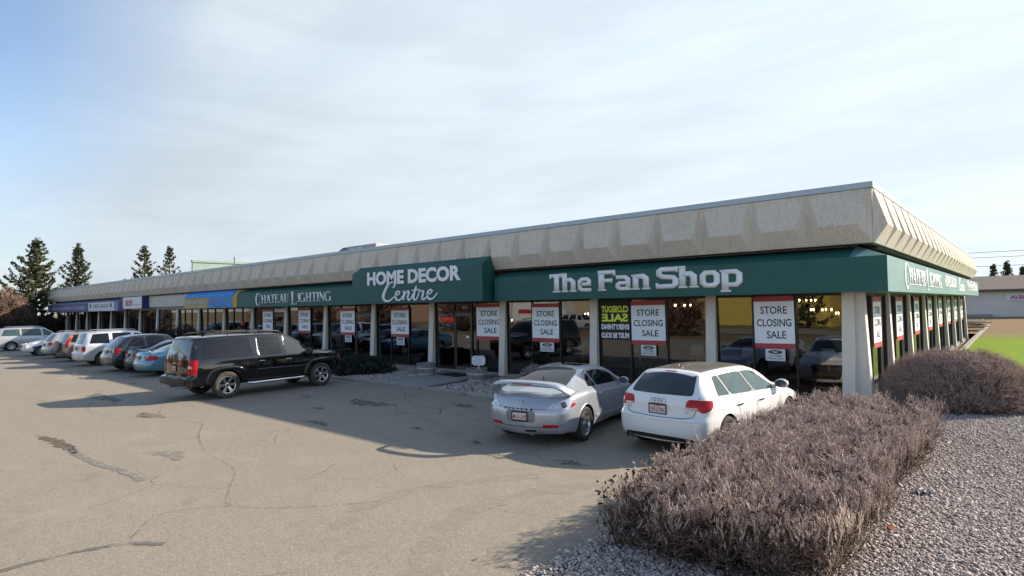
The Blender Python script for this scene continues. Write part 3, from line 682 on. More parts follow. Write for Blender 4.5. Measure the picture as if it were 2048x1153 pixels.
aws.hexa([(0.302, AF+.022, AB), (1.116, AF+.022, AB), (1.116, 33.9, AB), (0.302, 33.9, AB), (0.302, AF+.022, AT), (1.116, AF+.022, AT), (1.116, 33.9, AT), (0.302, 33.9, AT)])
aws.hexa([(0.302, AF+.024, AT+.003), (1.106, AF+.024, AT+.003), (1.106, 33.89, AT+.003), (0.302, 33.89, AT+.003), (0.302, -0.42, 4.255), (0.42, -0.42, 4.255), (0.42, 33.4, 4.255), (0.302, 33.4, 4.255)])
side_aw = tag(aws.build('green_awning', MATS['glare_canvas']), 'long green awning with painted sun glare and three shop names along the right side wall', 'awning')  # paler canvas: sun glare on the side awning is put into its colour
# --- The Fan Shop: heavy slab letters with a gold edge
def fan_shop():
    s = Strokes(); w = .148; X = 0.0
    def slab(x, y, l=.11, up=True): s.add([(x-.115, y), (x+.115, y)], .05)
    def T(x):
        s.add([(x, .60), (x+.46, .60)], .125); s.add([(x+.03, .66), (x+.02, .49)], .06); s.add([(x+.43, .66), (x+.45, .49)], .06); s.add([(x+.23, .60), (x+.23, 0)], w+.01); s.add([(x+.10, .02), (x+.36, .02)], .05); return x+.43
    def h(x):
        s.add([(x+.07, .67), (x+.07, 0)], w); s.add([(x+.07, .42), (x+.26, .43), (x+.34, .35), (x+.34, 0)], w); s.add([(x-.03, .02), (x+.18, .02)], .05); s.add([(x+.23, .02), (x+.45, .02)], .05); s.add([(x-.04, .65), (x+.12, .65)], .05); return x+.48
    def e(x):
        s.add([(x+.10, .25), (x+.36, .25), (x+.36, .37), (x+.30, .43), (x+.14, .43), (x+.07, .36), (x+.07, .11), (x+.14, .045), (x+.42, .045)], .118); return x+.50
    def F(x):
        s.add([(x+.10, .68), (x+.10, 0)], w+.02); s.add([(x, .62), (x+.50, .62)], .13); s.add([(x+.47, .68), (x+.49, .48)], .06); s.add([(x+.10, .34), (x+.42, .34)], .12); s.add([(x+.39, .41), (x+.39, .26)], .05); s.add([(x, .02), (x+.24, .02)], .05); return x+.50
    def a(x):
        s.add([(x+.03, .43), (x+.28, .43), (x+.36, .36), (x+.36, .02)], .125); s.add([(x+.36, .235), (x+.13, .235), (x+.07, .18), (x+.07, .10), (x+.13, .045), (x+.36, .045)], .112); s.add([(x+.32, .02), (x+.46, .02)], .05); return x+.50
    def n(x):
        s.add([(x+.07, .48), (x+.07, 0)], w); s.add([(x+.07, .42), (x+.27, .43), (x+.35, .35), (x+.35, 0)], w); s.add([(x-.03, .02), (x+.18, .02)], .05); s.add([(x+.24, .02), (x+.46, .02)], .05); s.add([(x-.04, .46), (x+.1, .46)], .05); return x+.49
    def S(x):
        s.add([(x+.50, .60), (x+.14, .61), (x+.07, .55), (x+.07, .44), (x+.14, .375), (x+.42, .34), (x+.48, .27), (x+.48, .13), (x+.41, .065), (x+.04, .065)], .138); s.add([(x+.50, .68), (x+.52, .50)], .06); s.add([(x+.02, .0), (x+.01, .18)], .06); return x+.58
    def o(x):
        s.add([(x+.07, .13), (x+.07, .35), (x+.14, .43), (x+.32, .43), (x+.39, .35), (x+.39, .13), (x+.32, .045), (x+.14, .045)], .13, True); return x+.50
    def p(x):
        s.add([(x+.07, .48), (x+.07, -.16)], w); s.add([(x+.07, .43), (x+.30, .43), (x+.38, .35), (x+.38, .13), (x+.31, .045), (x+.07, .045)], .125); s.add([(x-.03, -.14), (x+.19, -.14)], .05); s.add([(x-.04, .46), (x+.1, .46)], .05); return x+.5
    x = T(0); x = h(x); x = e(x)+.13; x = F(x); x = a(x); x = n(x)+.13; x = S(x); x = h(x); x = o(x); x = p(x)
    return s, x-.03
s, wd = fan_shop(); k = 6.93/wd
def put(s, parent, loc, rot, sx, sy, mat, edge=None, grow=.02, name='lettering'):
    if edge:
        o = link(name+'_edge', s.mesh(name+'_edge', grow=grow, depth=.002), MATS[edge], parent, loc, rot); o.scale = (sx, sy, 1)
    o = link(name, s.mesh(name, depth=.006), MATS[mat], parent, loc, rot); o.scale = (sx, sy, 1); return o
put(s, aw, (-9.30, AF-.007, 3.335), FRONT, k, 0.98, 'letter_white', 'letter_gold', .013)
# --- Chateau Lighting: serif capitals drawn with thick and thin strokes
def serif_caps():
    s = Strokes(); TK, TN = .115, .036
    def V(x, y0=0, y1=.5, w=TK, k=1): s.add([(x, y0), (x, y1)], w); s.add([(x-w*.95, y0+.012), (x+w*.95, y0+.012)], .028); s.add([(x-w*.95, y1-.012), (x+w*.95, y1-.012)], .028)
    def Cc(x, h, w, y=0):
        pts = []
        for a in np.linspace(42, 318, 22):
            t = abs(math.cos(R(a))); left = max(0, -math.cos(R(a))); pts.append((x+w/2+math.cos(R(a))*w/2, y+h/2+math.sin(R(a))*h/2, (TN+(TK*h/.5*.85-TN)*left**1.1)))
        s.add(pts, TN); s.add([(x+w*.86, y+h*.98), (x+w*.87, y+h*.66)], .03); s.add([(x+w*.87, y+h*.30), (x+w*.84, y+h*.06)], .03)
    def C(x): Cc(x, .5, .42); return x+.47
    def H(x): V(x+.09); V(x+.40); s.add([(x+.09, .25), (x+.40, .25)], TN); return x+.53
    def A(x): s.add([(x+.06, .0), (x+.23, .5)], TN+.01); s.add([(x+.22, .51), (x+.40, 0)], TK); s.add([(x+.12, .17), (x+.34, .17)], TN); s.add([(x-.02, .012), (x+.15, .012)], .028); s.add([(x+.29, .012), (x+.51, .012)], .028); return x+.49
    def T(x): V(x+.21); s.add([(x+.01, .48), (x+.41, .48)], TN+.006); s.add([(x+.015, .5), (x+.01, .38)], .03); s.add([(x+.405, .5), (x+.41, .38)], .03); return x+.43
    def E(x): V(x+.09); s.add([(x+.09, .48), (x+.38, .48)], TN); s.add([(x+.09, .02), (x+.39, .02)], TN); s.add([(x+.09, .26), (x+.28, .26)], TN); s.add([(x+.37, .5), (x+.38, .38)], .03); s.add([(x+.39, .12), (x+.38, 0)], .03); s.add([(x+.28, .33), (x+.28, .19)], .03); return x+.44
    def U(x): s.add([(x+.09, .49), (x+.09, .14, TK), (x+.13, .05, .08), (x+.23, .015, TN), (x+.32, .05, TN), (x+.37, .14, TN), (x+.37, .49, TN)], TK); s.add([(x-.02, .488), (x+.2, .488)], .028); s.add([(x+.29, .488), (x+.45, .488)], .028); return x+.48
    def I(x): V(x+.1); return x+.22
    def G(x): Cc(x, .5, .42); V(x+.40, 0.02, .22, TK*.9); return x+.53
    def N(x): V(x+.07, w=TN+.01); V(x+.40, w=TN+.01); s.add([(x+.06, .5), (x+.40, 0)], TK); return x+.51
    return s, Cc, V, C, H, A, T, E, U, I, G, N, TN, TK
s, Cc, V, C, H, A, T, E, U, I, G, N, TN, TK = serif_caps()
Cc(0, .74, .5, -.13); x = .60
for f in (H, A, T, E, A, U): x = f(x)
x += .22; V(x+.1, -.13, .60, .16); s.add([(x+.1, -.115), (x+.50, -.115)], .04); s.add([(x+.49, .03), (x+.49, -.13)], .035); x += .60
for f in (I, G, H, T, I, N, G): x = f(x)
caw = tag(awning_mesh(-34.6, -21.10).build('green_awning', MATS['green_canvas']), 'faded green awning lettered Chateau Lighting left of the raised portal', 'awning')
put(s, caw, (-32.05, AF-.007, 3.31), FRONT, 8.46/x, 0.98, 'letter_white', 'letter_black', .01)
CL = (s, x)
# --- raised portal: HOME DECOR Centre
pw = MB(); f = -1.56
pw.prism([(f, 3.09), (f, 4.53), (-1.09, 4.86), (-.84, 4.86), (-.84, 3.10)][::-1], 'x', -21.06, -12.26)
por = tag(pw.build('green_awning', MATS['green_canvas']), 'tall projecting green awning lettered Home Decor Centre over the entrance', 'awning')
ly = f-.004
letter('lettering_edge', 'HOME DECOR', .80, MATS['letter_black'], por, (-16.69, ly, 3.985), bold=.060, sx=1.215, depth=.006)
letter('lettering', 'HOME DECOR', .80, MATS['letter_white'], por, (-16.69, ly-.006, 3.985), bold=.036, sx=1.215, depth=.012)
def script_centre():
    s = Strokes()
    def c(pts, w=.09, n=7): s.add([tuple(p) for p in catmull([(*p, w) if len(p) == 2 else p for p in pts], n)], w)
    c([(.62, .62, .04), (.74, .70, .09), (.74, .86, .12), (.60, .90, .10), (.40, .78, .12), (.20, .50, .15), (.10, .22, .16), (.20, .04, .13), (.42, .02, .10), (.62, .14, .07), (.80, .27, .05)])      # C
    c([(.78, .25, .05), (.95, .30, .07), (1.02, .40, .09), (.93, .46, .08), (.82, .36, .10), (.80, .16, .11), (.90, .05, .09), (1.06, .08, .07), (1.24, .30, .05)])                                # e
    c([(1.20, .40, .06), (1.28, .44, .09), (1.26, .26, .11), (1.20, .04, .11)]); c([(1.22, .14, .05), (1.36, .36, .06), (1.48, .44, .09), (1.52, .36, .10), (1.46, .16, .10), (1.50, .05, .09), (1.60, .08, .07), (1.76, .34, .05)])   # n
    c([(1.92, .66, .07), (1.84, .44, .10), (1.76, .16, .11), (1.80, .05, .09), (1.92, .08, .07), (2.06, .36, .05)]); c([(1.66, .46, .05), (1.85, .47, .07), (2.06, .50, .05)])                     # t
    c([(2.02, .34, .05), (2.10, .46, .08), (2.16, .40, .07), (2.28, .42, .08), (2.24, .26, .10), (2.20, .10, .10), (2.28, .05, .08), (2.40, .12, .06), (2.48, .24, .05)])                         # r
    c([(2.46, .22, .05), (2.62, .30, .07), (2.70, .40, .09), (2.61, .46, .08), (2.50, .36, .10), (2.48, .16, .11), (2.58, .05, .09), (2.76, .10, .07), (2.98, .32, .04)])                         # e
    return s
s = script_centre(); ce = put(s, por, (-18.72, ly, 3.17), FRONT, 1.30, .98, 'letter_white', 'letter_black', .022); CEN = s
# --- side awning: the three names again, squeezed
put(CL[0], side_aw, (1.116+.004, 1.65, 3.30), SIDE, 9.2/CL[1], .98, 'letter_white')
letter('lettering', 'HOME DECOR', .62, MATS['letter_white'], side_aw, (1.122, 14.7, 3.42), SIDE, bold=.02, sx=1.24, depth=.012)
put(CEN, side_aw, (1.120, 18.7, 3.25), SIDE, 1.15, .72, 'letter_white')
s2, wd2 = fan_shop(); put(s2, side_aw, (1.120, 24.3, 3.36), SIDE, 8.2/wd2, .80, 'letter_white')
# --- yellow and blue vaulted awning
ya = MB(); x0, x1 = -43.35, -34.62; prof = [(-1.16, 3.09), (-1.16, 3.80)]+[(-1.16+.72*(1-math.cos(R(a))), 3.80+.46*math.sin(R(a))) for a in (15, 35, 55, 75, 90)]+[(-.42, 3.10)]
ya.prism(prof[::-1], 'x', x0, x1)
yaw = tag(ya.build('vaulted_awning', MATS['yellow_canvas']), 'yellow and blue vaulted awning between the white fascia panels and green awning', 'awning')
yb = MB()
for i in range(26):     # ribbed blue hood
    a = x0+.02+(x1-.55-x0)*i/26; c = x0+.02+(x1-.55-x0)*(i+1)/26
    yb.prism([(p[0]-.022-.012*(i % 2), p[1]+.02+.01*(i % 2)) for p in prof[1:-1]][::-1]+[(-1.15, 3.81)], 'x', a, c-.002)
yb.build('hood', MATS['sky_canvas'], yaw)
yb = MB(); yb.box(-39.2, -35.3, -1.176, -1.162, 3.12, 3.80); yb.build('blue_panel', MATS['sky_canvas'], yaw)
plain('pale_band', (.30, .34, .44), .5); plain('orange_ink', (.42, .16, .10), .5); plain('navy', (.02, .03, .16), .5)
yb = MB()
for x in (-42.9, -41.9, -40.7, -40.1): yb.box(x, x+(.85 if x < -41.5 else .5), -1.174, -1.163, 3.38, 3.60)
yb.box(-42.8, -39.5, -1.174, -1.163, 3.22, 3.28); yb.build('lettering', MATS['pale_band'], yaw)
s = Strokes(); s.add(catmull([(0, .45, .05), (.05, .1, .05), (.3, .35, .06), (.35, .02, .06), (.6, .2, .06), (.8, .1, .05), (1.1, .3, .05), (1.4, .12, .05), (1.7, .35, .05), (2.0, .2, .04), (2.6, .36, .05), (2.9, .1, .05)], 6), .05)
put(s, yaw, (-38.9, -1.178, 3.35), FRONT, 1.05, .9, 'orange_ink')
s = Strokes(); s.add(catmull([(0, .2, .04), (.5, .02, .05), (1.0, .0, .04), (1.6, .1, .03), (2.1, .04, .03)], 6), .04); put(s, yaw, (-38.2, -1.178, 3.18), FRONT, 1, 1, 'navy', name='swash')
# --- white panels, RILEYS sign box
wp = MB()
for i in range(4): wp.box(-53.0+i*2.42, -53.0+(i+1)*2.42-.012, -.52, -.30, 3.30, 4.25, bevel=.004)
tag(wp.build('fascia_panel', MATS['white_panel']), 'blank off-white fascia panel between the red lettered sign and yellow awning', 'panel')
wp = MB(); wp.box(-60.6, -58.35, -.52, -.30, 3.30, 4.25, bevel=.004); tag(wp.build('fascia_panel', MATS['white_panel']), 'narrow beige fascia panel between blue awning and red lettered sign box', 'panel')
rb = MB(); rb.box(-58.3, -53.2, -1.0, -.30, 3.22, 4.25, bevel=.012); rs = tag(rb.build('sign_box', MATS['sign_white']), 'white sign box with red RILEYS lettering, dark at its right end', 'sign')
rb = MB(); rb.box(-53.19, -53.05, -1.02, -.30, 3.20, 4.27); rb.build('end_panel', MATS['navy'], rs)
letter('lettering', 'RILEYS', .62, MATS['letter_red'], rs, (-56.6, -1.006, 3.52), bold=.03, sx=1.02)
plain('small_print', (.45, .30, .30), .5); b = MB(); [b.box(x, x+.10, -1.008, -1.001, 3.54, 3.62) for x in np.arange(-55.2, -53.7, .15)]; b.build('small_print', MATS['small_print'], rs)
# --- blue awning with two names
ba = MB(); ba.prism([(-1.12, 3.06), (-1.12, 3.90), (-.42, 4.25), (-.42, 3.07)][::-1], 'x', -86.5, -57.9 if False else -60.7)
ba.prism([(-1.12, 3.06), (-1.12, 3.90), (-.42, 4.25), (-.42, 3.07)][::-1], 'x', -60.698, -59.2)
bo = tag(ba.build('blue_awning', MATS['blue_canvas']), 'pale blue awning with white High Grade panel at the far left shops', 'awning')
vb = MB(); vb.box(-86.45, -69.0, -1.136, -1.123, 3.08, 3.89); vb.build('violet_panel', MATS['violet_canvas'], bo)
vb = MB(); vb.box(-68.9, -60.4, -1.150, -1.123, 3.09, 3.92); vb.build('white_panel', MATS['sign_white'], bo)
plain('grey_ink', (.15, .16, .19), .5); plain('pale_ink', (.42, .42, .55), .5)
letter('lettering', 'HIGH GRADE', .52, MATS['grey_ink'], bo, (-64.6, -1.154, 3.40), bold=.012, sx=1.6)
letter('lettering', 'ASSOCIATES CHARTERED ACCOUNTANTS', .50, MATS['pale_ink'], bo, (-77.4, -1.140, 3.30), bold=.01, sx=1.48)
for x in (-68.1, -61.3):
    vb = MB(); vb.box(x-.28, x+.28, -1.160, -1.151, 3.42, 3.80); vb.build('emblem', plain('dark_grey', (.07, .07, .08), .5), bo)

# ================================================================== POSTERS, NOTICES
def poster(x0, x1, z0, z1, label, side=False, plane=None):
    w, h = x1-x0, z1-z0; t = thing('sale_poster', label, 'poster', (plane if side else (x0+x1)/2, (x0+x1)/2 if side else -0.075, z0), R(90) if side else 0, 'store closing sale posters'); t.rotation_euler.y = 0 if side else R(random.uniform(-.6, .6))
    b = MB(); b.box(-w/2, w/2, -.008, 0, 0.02, h-.02); b.build('sheet', MATS['poster_white'], t)
    for a, c in ((0, h*.10), (h*.90, h)):
        b = MB(); b.box(-w/2, w/2, -.012, -.009, a, c); b.build('red_band', MATS['poster_red'], t)
    for txt, zz, sx, dx in (('STORE', .665, .66, 0), ('CLOSING', .425, .86, 0), ('SALE', .195, .48, .05)):
        me = text_mesh('lettering', txt, .30*h/1.5, bold=.004, depth=.002)
        co = np.empty(len(me.vertices)*3, np.float32); me.vertices.foreach_get('co', co); co = co.reshape(-1, 3); wx = co[:, 0].max()-co[:, 0].min(); co[:, 0] *= sx*w/wx; me.vertices.foreach_set('co', co.ravel())
        link('lettering', me, MATS['letter_black'], t, (dx*w, -.0105, zz*h), FRONT)
    return t
FPOS = [(-2.46, -1.34, 1.50, 3.03, 'store closing sale poster in the front window nearest the corner pillar'),
        (-6.59, -5.33, 1.49, 2.97, 'store closing sale poster above the white hatchback, right of black closeout banner'),
        (-11.0, -9.70, 1.47, 2.95, 'store closing sale poster in the window right of the entrance, above the silver coupe'),
        (-14.06, -12.6, 1.47, 2.99, 'widest store closing sale poster, right beside the entrance door'),
        (-19.98, -18.62, 1.47, 2.90, 'store closing sale poster in the window left of the open sign, above the barrel planter'),
        (-24.42, -23.10, 1.48, 2.90, 'store closing sale poster with a notice under it, above the black vehicle bonnet'),
        (-28.86, -27.55, 1.50, 2.97, 'store closing sale poster between the black vehicle roof and a door, no notice below'),
        (-33.33, -32.02, 1.48, 2.94, 'store closing sale poster farthest left, under the lettering CHATEAU')]
for a in FPOS: poster(*a)
SL = ['side wall store closing sale poster nearest the corner pillar', 'second side wall store closing sale poster from the corner pillar', 'third side wall store closing sale poster from the corner pillar', 'fourth side wall store closing sale poster from the corner pillar',
      'fourth from the far end of the side wall store closing sale posters', 'third from the far end of the side wall store closing sale posters', 'second from the far end of the side wall store closing sale posters', 'side wall store closing sale poster at the far end']
for j in range(1, 9):
    y0 = SY[j-1]+.155; a, c = (1.80, 2.99) if j == 1 else (y0+1.40, y0+2.70)
    poster(a, c, 1.46, 2.97, SL[j-1], True, GX+.075)
plain('logo_green', (.02, .07, .04), .5)
def notice(x0, x1, z0, z1, label):
    w, h = x1-x0, z1-z0; t = thing('parking_notice', label, 'notice', ((x0+x1)/2, -.075, z0), 0, 'customer parking notices')
    b = MB(); b.box(-w/2, w/2, -.006, 0, 0, h); b.build('card', MATS['sign_white'], t)
    b = MB(); pr = [(math.cos(R(a))*w*.36, h*.75+math.sin(R(a))*h*.17) for a in range(0, 360, 15)]; b.prism([(p[0], p[1]) for p in pr], 'y', -.009, -.0065); b.build('logo', MATS['logo_green'], t)
    b = MB(); b.box(-w*.2, w*.2, -.011, -.0095, h*.77, h*.80); b.box(-w*.1, w*.1, -.011, -.0095, h*.68, h*.74); b.build('logo_mark', MATS['letter_white'], t)
    for txt, zz, sx in (('CUSTOMER', .34, .68), ('PARKING ONLY', .12, .86)):
        me = text_mesh('lettering', txt, h*.24, bold=.001, depth=.001); co = np.empty(len(me.vertices)*3, np.float32); me.vertices.foreach_get('co', co); co = co.reshape(-1, 3); co[:, 0] *= sx*w/(co[:, 0].max()-co[:, 0].min()); me.vertices.foreach_set('co', co.ravel())
        link('lettering', me, MATS['grey_ink'], t, (0, -.0075, zz*h), FRONT)
notice(-2.17, -1.62, 1.145, 1.49, 'customer parking only notice under the poster nearest the corner')
notice(-6.25, -5.69, 1.13, 1.48, 'customer parking only notice under the poster above the white hatchback')
notice(-10.62, -9.95, 1.10, 1.45, 'customer parking only notice under the poster above the silver coupe')
notice(-19.55, -18.95, 1.08, 1.45, 'customer parking only notice under the poster left of the entrance')
notice(-24.0, -23.4, 1.10, 1.46, 'customer parking only notice farthest left, above the dark green shrub')
b = MB(); b.box(-2.44, -2.16, -.07, -.06, .25, .52); t = tag(b.build('window_sticker', MATS['sign_white']), 'small white sticker low in the corner window', 'sticker')
b = MB(); b.box(-2.36, -2.24, -.075, -.071, .34, .43); [b.box(x, x+.04, -.075, -.071, z, z+.04) for x in (-2.42, -2.22) for z in (.28, .45)]; b.build('mark', plain('sticker_blue', (.05, .10, .20), .5), t)
# black closeout banner, its print reversed because it faces into the shop
t = thing('closeout_banner', 'black closeout sale banner with reversed yellow lettering hanging in the window', 'banner', (-7.22, -0.075, 1.62), 0)
b = MB(); b.box(-.62, .55, 0, .008, 0, 1.40); b.build('sheet', plain('banner_black', (.01, .012, .012), .6), t)
emit_y = plain('banner_yellow', (.85, .95, .06), .5); bw = plain('banner_white', (.75, .78, .78), .5)
for txt, z, s_, m, fit in (('CLOSEOUT', .98, .30, emit_y, 1.25), ('SALE', .66, .36, emit_y, 1.22), ('EVERYTHING', .38, .24, bw, 1.30), ('MUST BE SOLD', .08, .24, bw, 1.30)):
    me = text_mesh('lettering', txt, s_, bold=.012, depth=.002, mirror=True); co = np.empty(len(me.vertices)*3, np.float32); me.vertices.foreach_get('co', co); co = co.reshape(-1, 3); co[:, 0] *= fit*.86/(co[:, 0].max()-co[:, 0].min()); me.vertices.foreach_set('co', co.ravel())
    link('lettering', me, m, t, (-.035, -.003, z), FRONT)
# neon open sign
t = thing('open_sign', 'red OPEN neon in a blue oval inside the window left of the door', 'neon sign', (-16.0, .06, 2.30))
b = MB(); b.tube([(math.cos(R(a))*.46, 0, math.sin(R(a))*.23) for a in range(0, 361, 12)], .022, 6); b.build('oval', emit('neon_blue', (.06, .18, .7), .14), t)
letter('lettering', 'OPEN', .30, emit('neon_red', (1.0, .05, .03), .28), t, (0, -.02, -.10), bold=.008, sx=.95, depth=.02)
t = tag(letter('door_number', '4319', .17, plain('num_white', (.7, .7, .66), .5), None, (-14.85, -.02, 2.80), sx=1.0), 'white street number on the glass over the entrance door', 'number')
b = MB(); b.box(-14.75, -14.55, -.055, -.045, 1.52, 1.62); tag(b.build('door_sticker', MATS['sign_white']), 'small white sticker on the entrance door edge', 'sticker')
# white notice over the second door, red balloon by it
b = MB(); b.box(PX[8]+2.86, PX[7]-.22, -.07, -.06, 2.74, 2.98); tag(b.build('transom_notice', MATS['sign_white']), 'white notice over the shop door left of the farthest poster', 'notice')
b = MB(); b.ball((-36.0, -.12, 1.96), .17, 2, (1, .8, 1.08)); tag(b.build('balloon', plain('balloon_red', (.5, .01, .015), .25)), 'round red balloon in the window beside the far shop door', 'balloon')
b = MB(); b.box(-22.9, -22.3, .3, .32, 2.05, 2.6); t = None; b.bm.free()
# lit lamps and shades inside the lighting shop
plain('shade_cloth', (.62, .66, .66), .8); plain('brass', (.35, .25, .10), .35, .8); BULB = emit('bulb', (1.0, .62, .30), 26)
def chandelier(x, y, z, label, n=5, r=.30):
    t = thing('chandelier', label, 'chandelier', (x, y, z), 0, 'lit chandeliers in the shop'); b = MB(); b.tube([(0, 0, 0), (0, 0, 3.12-z)], .008, 5); b.ball((0, 0, -.02), .05, 2)
    for i in range(n):
        a = 6.283*i/n+x; b.tube([(0, 0, 0), (math.cos(a)*r*.6, math.sin(a)*r*.6, -.09), (math.cos(a)*r, math.sin(a)*r, .0)], .009, 5)
    b.build('frame', MATS['brass'], t)
    for i in range(n):
        a = 6.283*i/n+x; b = MB(); b.ball((math.cos(a)*r, math.sin(a)*r, .05), .024, 1, (1, 1, 1.5)); b.build('bulb', BULB, t)
chandelier(-1.2, 2.2, 2.55, 'low chandelier of small lit bulbs in the corner window')
chandelier(-2.0, 3.6, 2.85, 'high chandelier of small lit bulbs behind the corner window')
chandelier(-0.75, 3.0, 2.42, 'lowest chandelier, deep behind the corner window', 4, .24)
chandelier(-5.9, 2.4, 2.75, 'chandelier of lit bulbs seen past the poster above the hatchback')
chandelier(-10.0, 2.5, 2.45, 'chandelier of lit bulbs behind the window above the silver coupe', 4, .22)
chandelier(-15.2, 3.2, 2.15, 'pair of lit bulbs seen through the entrance door', 2, .2)
def table_lamp(x, y, label):
    t = thing('table_lamp', label, 'lamp', (x, y, .1), 0, 'lamps on display in the window')
    b = MB(); b.box(-.3, .3, -.3, .3, .62, .66); [b.box(a-.015, a+.015, c-.015, c+.015, 0, .62) for a in (-.27, .27) for c in (-.27, .27)]; b.build('stand', MATS['brass'], t)
    b = MB(); b.lathe([(.09, .66), (.03, .70), (.05, .85), (.02, 1.05)], 12); b.build('base', MATS['brass'], t)
    b = MB(); b.lathe([(.24, 1.04), (.17, 1.36)], 20); b.build('shade', MATS['shade_cloth'], t)
table_lamp(-0.75, .95, 'pale drum shade lamp in the corner window'); table_lamp(-3.0, .9, 'pale drum shade lamp behind the poster nearest the corner')
table_lamp(-4.7, .9, 'pale drum shade lamp in the window right of the second poster'); table_lamp(-6.9, 1.0, 'pale drum shade lamp under the black closeout banner'); table_lamp(-9.3, .9, 'pale drum shade lamp in the window above the silver coupe')

# ================================================================== BEFORE THE SHOPS
plain('barrel_wood', (.23, .225, .22), .9, var=.35, scale=9, bump=.5); plain('barrel_hoop', (.48, .475, .46), .6, .1); plain('soil', (.035, .028, .022), 1.0)
def barrel(x, y, label):
    t = thing('barrel_planter', label, 'planter', (x, y, .045), 0, 'half barrel planters'); b = MB(); n = 22
    prof = [(.335, 0), (.375, .22), (.41, .50), (.375, .50), (.36, .42)]
    for i in range(n):
        a0, a1 = 6.283*i/n+.012, 6.283*(i+1)/n-.012; ring = []
        for r, h in prof: ring.append([b.bm.verts.new((r*math.cos(a), r*math.sin(a), h)) for a in (a0, a1)])
        for p, q in zip(ring, ring[1:]): b.bm.faces.new((p[0], p[1], q[1], q[0]))
    b.lathe([(.325, .01), (.362, .22), (.37, .4)], n); b.build('staves', MATS['barrel_wood'], t)
    b = MB(); b.lathe([(.383, .265), (.390, .268), (.397, .315), (.388, .318)], 32); b.lathe([(.338, .03), (.345, .03), (.353, .075), (.346, .078)], 32); b.build('hoop', MATS['barrel_hoop'], t)
    b = MB(); b.lathe([(.001, .43), (.362, .42)], 20); b.build('soil', MATS['soil'], t); return t
barrel(-15.45, -1.72, 'weathered half barrel planter left of the walkway with no sign'); barrel(-12.15, -2.05, 'weathered half barrel planter holding a white sign right of the walkway')
t = thing('planter_sign', 'small white rounded sign with faint blue print stuck in the right barrel', 'sign', (-12.05, -2.05, .45), R(22))
b = MB(); b.box(-.27, .27, -.012, .012, .20, .56); bmesh.ops.bevel(b.bm, geom=[e for e in b.bm.edges if abs((e.verts[0].co-e.verts[1].co).y) > .02], offset=.05, segments=4, affect='EDGES'); b.build('board', MATS['sign_white'], t)
b = MB(); b.box(-.02, .02, .013, .03, -.03, .5); b.build('post', MATS['sign_white'], t)
plain('blue_ink', (.30, .45, .60), .5)
for i, w_ in enumerate((.36, .26, .40, .30)):
    b = MB(); [b.box(x, x+.045, -.0145, -.0125, .475-i*.075, .51-i*.075) for x in np.arange(-w_/2, w_/2-.04, .062)]; b.build('faint_print', MATS['blue_ink'], t)
b = MB(); b.box(-.75, .75, -.45, .45, 0, .014, bevel=.004); tag(b.build('door_mat', plain('mat_black', (.012, .012, .016), .95, bump=.5), loc=(-14.3, -1.15, .066), rot=(0, 0, R(-8))), 'black rubber mat on the walkway before the entrance door', 'mat')
plain('leaf_yellow', (.26, .19, .10), .8)
for x, y, rz, lab in ((-14.6, -4.95, .5, 'dry yellow leaf at the kerb left of the walkway'), (-10.2, -4.75, 1.2, 'dry yellow leaf at the kerb between the walkway and silver coupe')):
    b = MB(); pts = [(-.13, 0, .02), (-.05, -.06, .05), (.06, -.05, .04), (.15, 0, .02), (.06, .05, .07), (-.05, .06, .08)]; b.poly(pts); b.poly([(p[0], p[1], p[2]-.004) for p in pts][::-1]); tag(b.build('leaf_or_filler', MATS['leaf_yellow'], loc=(x, y, .02), rot=(R(20), 0, rz)), lab, 'leaf')
# ================================================================== VEHICLES
def pchip(pts):
    P = sorted(pts); x = np.array([p[0] for p in P], float); y = np.array([p[1] for p in P], float); h = np.diff(x); d = np.diff(y)/h; n = len(x); m = np.zeros(n)
    if n > 2:
        for i in range(1, n-1):
            if d[i-1]*d[i] > 0: w1, w2 = 2*h[i]+h[i-1], h[i]+2*h[i-1]; m[i] = (w1+w2)/(w1/d[i-1]+w2/d[i])
    m[0], m[-1] = d[0], d[-1]
    def f(t):
        t = np.clip(np.asarray(t, float), x[0], x[-1]); i = np.clip(np.searchsorted(x, t, 'right')-1, 0, n-2); s = (t-x[i])/h[i]
        return (2*s**3-3*s**2+1)*y[i]+(s**3-2*s**2+s)*h[i]*m[i]+(-2*s**3+3*s**2)*y[i+1]+(s**3-s**2)*h[i]*m[i+1]
    return f
def lin(pts):
    P = sorted(pts); x = [p[0] for p in P]; y = [p[1] for p in P]
    return lambda t: np.interp(t, x, y)
plain('tyre', (.024, .023, .022), .85, var=.3, bump=.2); plain('tyre_dusty', (.062, .056, .048), .95, var=.45, scale=4); plain('rim_alloy', (.52, .53, .55), .28, .85, var=.06); plain('rim_chrome', (.66, .67, .69), .14, 1.0, var=.04); plain('wheel_well', (.008, .008, .008), .95)
plain('trim_black', (.016, .016, .017), .5); plain('trim_grey', (.17, .165, .155), .6); plain('chrome', (.66, .66, .66), .12, 1.0); plain('seam', (.012, .012, .012), .8); plain('rubber', (.01, .01, .01), .8)
plain('light_red', (.42, .004, .008), .22, spec=.25, coat=.12, var=.3, scale=14); plain('light_orange', (.7, .16, .02), .15, coat=1); plain('light_clear', (.55, .56, .58), .10, .35, coat=1, var=.3, scale=18); plain('plate_white', (.62, .60, .60), .5, var=.06); plain('plate_red', (.5, .05, .04), .5)
def glassmat(name, col, rough=.02, spec=.5):
    t = NT(name); v = t.vec(); n = t.noise(v, 1.2, 5, .6); t.set(color=t.ramp(n, (.3, tuple(x*.8 for x in col)), (.75, tuple(x*1.3 for x in col))), rough=t.rng(n, .35, .75, rough, rough+.05), spec=spec, coat=.5, coatr=.015); MATS[name] = t.m
